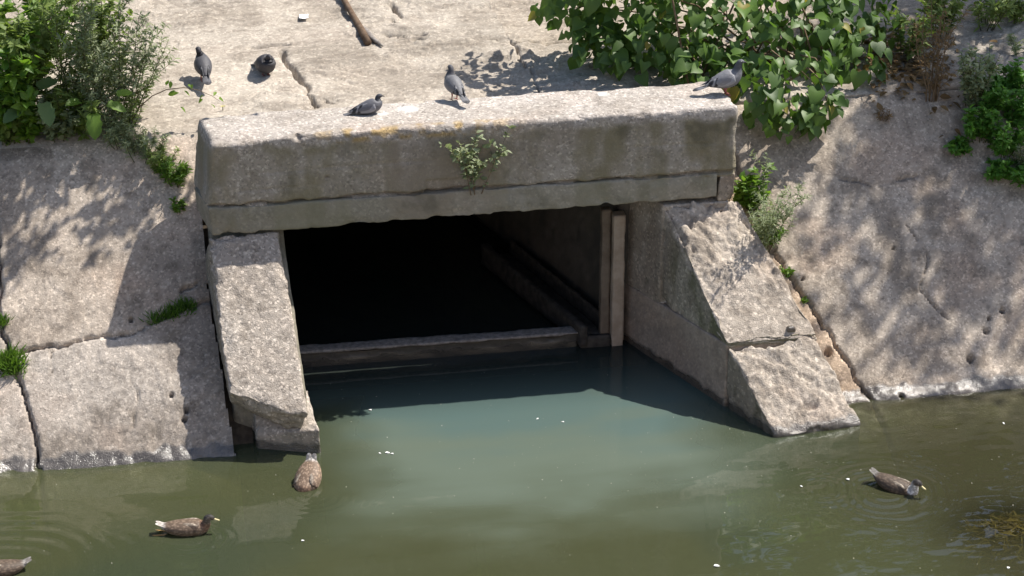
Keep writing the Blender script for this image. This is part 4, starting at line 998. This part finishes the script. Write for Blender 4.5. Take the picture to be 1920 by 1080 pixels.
pigeon('dark checkered pigeon standing with its back to us on the berm, leftmost', B(383, 152), view_az + .25, ((.085, .083, .092), (.10, .098, .11), (.04, .038, .045), (.12, .12, .13)), 'stand', 1.05, head=(-.02, .02, -.01), bars=True)
pigeon('round fluffed-up blackish pigeon on the berm beside the wide crack', B(497, 140), view_az + math.pi + .5, DARK, 'fluff', 1.02, head=(-.02, 0, .0), bars=False)
q = at_z(690, 214, 2.155); pigeon('dark grey pigeon lying flat on the headwall, facing right', (q[0], q[1], 2.152), -.05, ((.12, .12, .135), (.24, .24, .26), (.05, .05, .058), (.15, .15, .16)), 'sit', .90, head=(-.015, .02, .0))
q = at_z(853, 188, 2.155); pigeon('grey pigeon standing with its back to us on the middle of the headwall', (q[0], q[1], 2.155), view_az + .45, CHECK, 'stand', .98, head=(-.01, -.01, .0))
q = at_z(1358, 178, 2.16); pigeon('pale grey pigeon with black wing bars on the right corner of the headwall', (q[0], q[1], 2.158), .02, GREY, 'stand', 1.06, head=(-.005, -.01, .012))

def duck(label, p, heading, pose='swim', scale=1.0, pitch=0, roll=0, head=(0, 0, 0), white_breast=False, pale=1.0, tailw=1.0):
    t = thing('duck', label, 'duck', group='ducks on the water')
    hx, hy, hz = head
    sec = [(-.285, 0, .100, .020, .010), (-.235, 0, .078, .062, .034), (-.15, 0, .060, .100, .066), (-.03, 0, .052, .120, .084), (.09, 0, .052, .110, .082), (.16, 0, .062, .080, .074), (.195 + hx * .4, hy * .4, .100 + hz * .4, .049, .052), (.205 + hx * .8, hy * .8, .142 + hz * .8, .037, .040), (.216 + hx, hy, .176 + hz, .037, .037), (.246 + hx, hy * 1.05, .184 + hz, .035, .033), (.276 + hx, hy * 1.1, .174 + hz, .023, .021), (.288 + hx, hy * 1.1, .168 + hz, .009, .010)]
    V, F, u, a = loft(sec, 50, 26)
    br = np.array([.21, .15, .105]) * pale
    col = tcol(len(V), br); col = lerp(col, np.array([.21, .12, .075]) * pale, sstep(.42, .52, u) * sstep(.66, .56, u)); col = lerp(col, (.15, .125, .10), sstep(.56, .66, u))
    col = lerp(col, (.045, .04, .036), sstep(.66, .72, u) * sstep(.45, .75, a)); col = lerp(col, np.array([.30, .25, .19]) * pale, sstep(.55, .3, u) * sstep(-.3, -.8, a))
    col = lerp(col, np.array([.66, .64, .60]) * tailw, sstep(.12, .04, u) * .9)
    if white_breast: col = lerp(col, (.72, .72, .72), sstep(.46, .52, u) * sstep(.74, .68, u) * sstep(-.1, .2, (V[:, 1] * -1.0) / .06 + .35))
    bod = put('body', make_mesh('body', V, F, True, col), M['duck'], t)
    for s in (-1, 1):
        v, f = lens((.12, s * .092, .082), (-.35, -s * .062, .020), .058, .022, (0, s, .55), 14, 12); c = tcol(len(v), np.array([.12, .082, .058]) * pale)
        edge = np.abs(((v - np.array([.12, s * .092, .082])) @ np.array([0, -s * .5, .86]))); c = lerp(c, (.40, .34, .27), sstep(.030, .045, edge) * sstep(-.20, -.05, v[:, 0]) * .9); c = lerp(c, (.05, .04, .035), sstep(-.12, -.2, v[:, 0]))
        put('wing', make_mesh('wing', v, f, True, c), M['duck'], t)
        v, f = paddle((-.225, s * .020, .088), (-.325, s * .026, .125), .030, .022, .012); put('tail_feather', make_mesh('tail_feather', v, f, False, tcol(len(v), np.array([.64, .60, .55]) * tailw)), M['duck'], t)
    v, f = paddle((-.235, 0, .092), (-.325, 0, .118), .022, .018, .010); put('tail_feather', make_mesh('tail_feather', v, f, False, tcol(len(v), (.13, .10, .08))), M['duck'], t)
    b0 = np.array(sec[10][:3]); v, f = paddle(b0 + np.array([-.004, 0, -.002]), b0 + np.array([.066, hy * .12, -.026]), .017, .019, .022); put('bill', make_mesh('bill', v, f, True), M['bill'], bod)
    e0 = np.array(sec[9][:3])
    for s in (-1, 1): put('eye', make_mesh('eye', *ball(e0 + np.array([.004, s * .032, .008]), .006)), M['eye'], bod)
    place(t, p, heading, scale, pitch, roll)
    return t
q = at_z(352, 1000); d1 = duck('brown duck swimming right with pale bill, near the reflection of the wing wall', (q[0], q[1] + .02, .0), -.12, head=(.0, -.02, -.008), scale=.68)
for k, (dy, L) in enumerate(((-.04, .16), (.03, .14))):
    v, f = paddle((-.20, dy, -.002), (-.20 - L, dy * 1.6, .010), .012, .006, .008); put('foot', make_mesh('foot', v, f), M['footorange'], d1)
q = at_z(581, 910); d2 = duck('speckled duck upended by the left wing wall, tail pointing up', (q[0], q[1] + .05, -.005), view_az + math.pi - .25, scale=.68, pitch=math.radians(32), pale=1.6, roll=.1, head=(-.06, 0, -.12))
d2.scale = (.60, .86, .80)
q = at_z(1680, 915); duck('dark duck with white throat and raised tail on the open water at right', (q[0], q[1], -.02), -.75, scale=.70, pitch=math.radians(9), head=(-.02, -.03, .03), white_breast=True, pale=.55, tailw=.25)
q = at_z(-2, 1074); duck('dark duck at the lower left corner, only its tail end in view', (q[0], q[1], -.01), math.pi + .1, scale=.70, pale=.65, tailw=.5)

# ================================================================== small things
br_p = [np.array(B(*q)) + np.array([0, 0, h]) for q, h in (((690, 84), .02), ((676, 60), .035), ((660, 34), .04), ((640, 0), .05), ((618, -50), .05))]
b = thing('fallen_branch', 'bare brown branch lying on the berm, running out of the top edge', 'branch', tuple(br_p[0]))
v, f = tube([p - br_p[0] for p in br_p], [.034, .032, .028, .026, .022], 10); put('limb', make_mesh('limb', v, f), M['branch'], b)
k_ = [np.array(B(*q)) + np.array([0, 0, .012]) - br_p[0] for q in ((672, 46), (684, 58), (698, 74), (718, 90))]
v, f = tube(k_, [.018, .034, .028, .006], 9); v = np.array(v); v[:, 2] *= .8; put('torn_butt', make_mesh('torn_butt', v, f), M['barkgrey'], b)
pp = np.array(B(570, 36)); gx_, gy_ = np.meshgrid(np.linspace(-.04, .04, 6), np.linspace(-.05, .05, 6)); pz = .02 + .012 * fbm(np.stack([gx_.ravel() * 30, gy_.ravel() * 30, 0 * gx_.ravel()], 1), 2, 3)
Vp = np.stack([gx_.ravel() + .006 * np.sin(gy_.ravel() * 60), gy_.ravel(), pz + .25 * np.abs(gx_.ravel())], 1); Vp = np.concatenate([Vp, Vp - np.array([0, 0, .002])]); Fp = grid_faces(6, 6)
o = put('paper_scrap', make_mesh('paper_scrap', Vp, np.concatenate([Fp, Fp[:, ::-1] + 36]), True), M['paper'], None, None, 'crumpled white paper scrap on the berm left of the branch', 'paper'); o.location = pp
for i, (x, y, sz, lab) in enumerate(((722, 850, .03, 'largest white feather of a cluster afloat by the left wing wall'), (738, 852, .02, 'small white feather right of the largest one by the left wing wall'), (710, 850, .014, 'tiny white feather left of the largest one by the left wing wall'), (697, 770, .022, 'white feather afloat alone in the culvert shadow edge'),
                                    (1338, 1062, .035, 'white feather afloat near the bottom edge'), (1592, 901, .03, 'bright white feather afloat left of the white-throated duck'), (565, 1015, .018, 'white feather afloat below the upended duck'), (1010, 785, .016, 'white feather afloat on the milky water'), (1058, 792, .016, 'white feather afloat on the milky water, right of another'), (1880, 793, .016, 'white feather afloat near the right bank'), (1890, 1067, .025, 'white feather in the bottom right corner'), (1500, 912, .014, 'tiny white feather right of the wing wall reflection'))):
    p = at_z(x, y); V, F, c = leaves('ovate', np.array([[0, 0, .006]]), RNG.normal(0, 1, (1, 3)) * np.array([1, 1, .05]), np.array([[0, 0, 1.0]]), np.array([sz * 1.5]), np.array([1.0]))
    V2 = np.concatenate([V, V * np.array([1, 1, 1]) - np.array([0, 0, .004])]); o = put('feather', make_mesh('feather', V2, np.concatenate([F, F[:, ::-1] + len(V)]), True), M['feather_white'], None, None, lab, 'feather', 'white feathers afloat'); o.location = tuple(p)
# weed mat under the surface at lower right
n = 2600; c0 = at_z(1905, 985); rr = np.sqrt(RNG.uniform(0, 1, n)); an = RNG.uniform(0, 6.28, n)
P_ = np.stack([c0[0] + rr * np.cos(an) * .40, c0[1] + rr * np.sin(an) * .34, -.012 - .16 * rr ** 2 + RNG.normal(0, .02, n)], 1)
P_[:, 2] = np.minimum(P_[:, 2], -.012)
V, F, c = leaves('blade', P_, RNG.normal(0, 1, (n, 3)) * np.array([1, .6, .15]), RNG.normal(0, .3, (n, 3)) + np.array([0, 0, 1]), RNG.uniform(.06, .16, n), RNG.uniform(0, 1, n)); V[:, 2] = np.minimum(V[:, 2], -.006)
put('water_weed', make_mesh('water_weed', V, F, False, c), leafmat('pond_weed', (.045, .035, .012), (.14, .11, .02), .2, .7, .1), None, 'stuff', 'brownish water weed mat just under the surface at lower right', 'water weed')
st = thing('loose_stone', 'loose dark-sided stone lodged at the outer edge of the right wing wall', 'stone', tuple(at_plane(1484, 618, (0, 0, 1.37), np.array([0, -.9, 1.0]))))
v, f = block(box(-.045, .04, -.03, .035, -.03, .035), .008, .026, .014, 16, .02, 91); cput('stone', (v, f), 'wing_r', st)

n = 520; sx = np.concatenate([RNG.uniform(-.2, 3.2, 120), RNG.uniform(2.6, 6.0, 290), RNG.uniform(-2.6, 3.5, 110)]); sy = np.concatenate([RNG.uniform(-2.2, .2, 120), RNG.uniform(-3.9, -1.0, 290), RNG.uniform(-3.6, -1.2, 110)])
V, F, c = leaves('ovate', np.stack([sx, sy, 0 * sx + .003], 1), RNG.normal(0, 1, (n, 3)) * np.array([1, 1, .02]), np.tile([0, 0, 1.0], (n, 1)), .004 + .008 * RNG.uniform(0, 1, n) ** 4, np.full(n, .5))
put('floating_specks', make_mesh('floating_specks', V, F, False, c), simple('pale_specks', (.35, .33, .24), (.55, .53, .45), 9, .8, .0), None, 'stuff', 'fine pale specks drifting on the canal surface', 'floating debris')
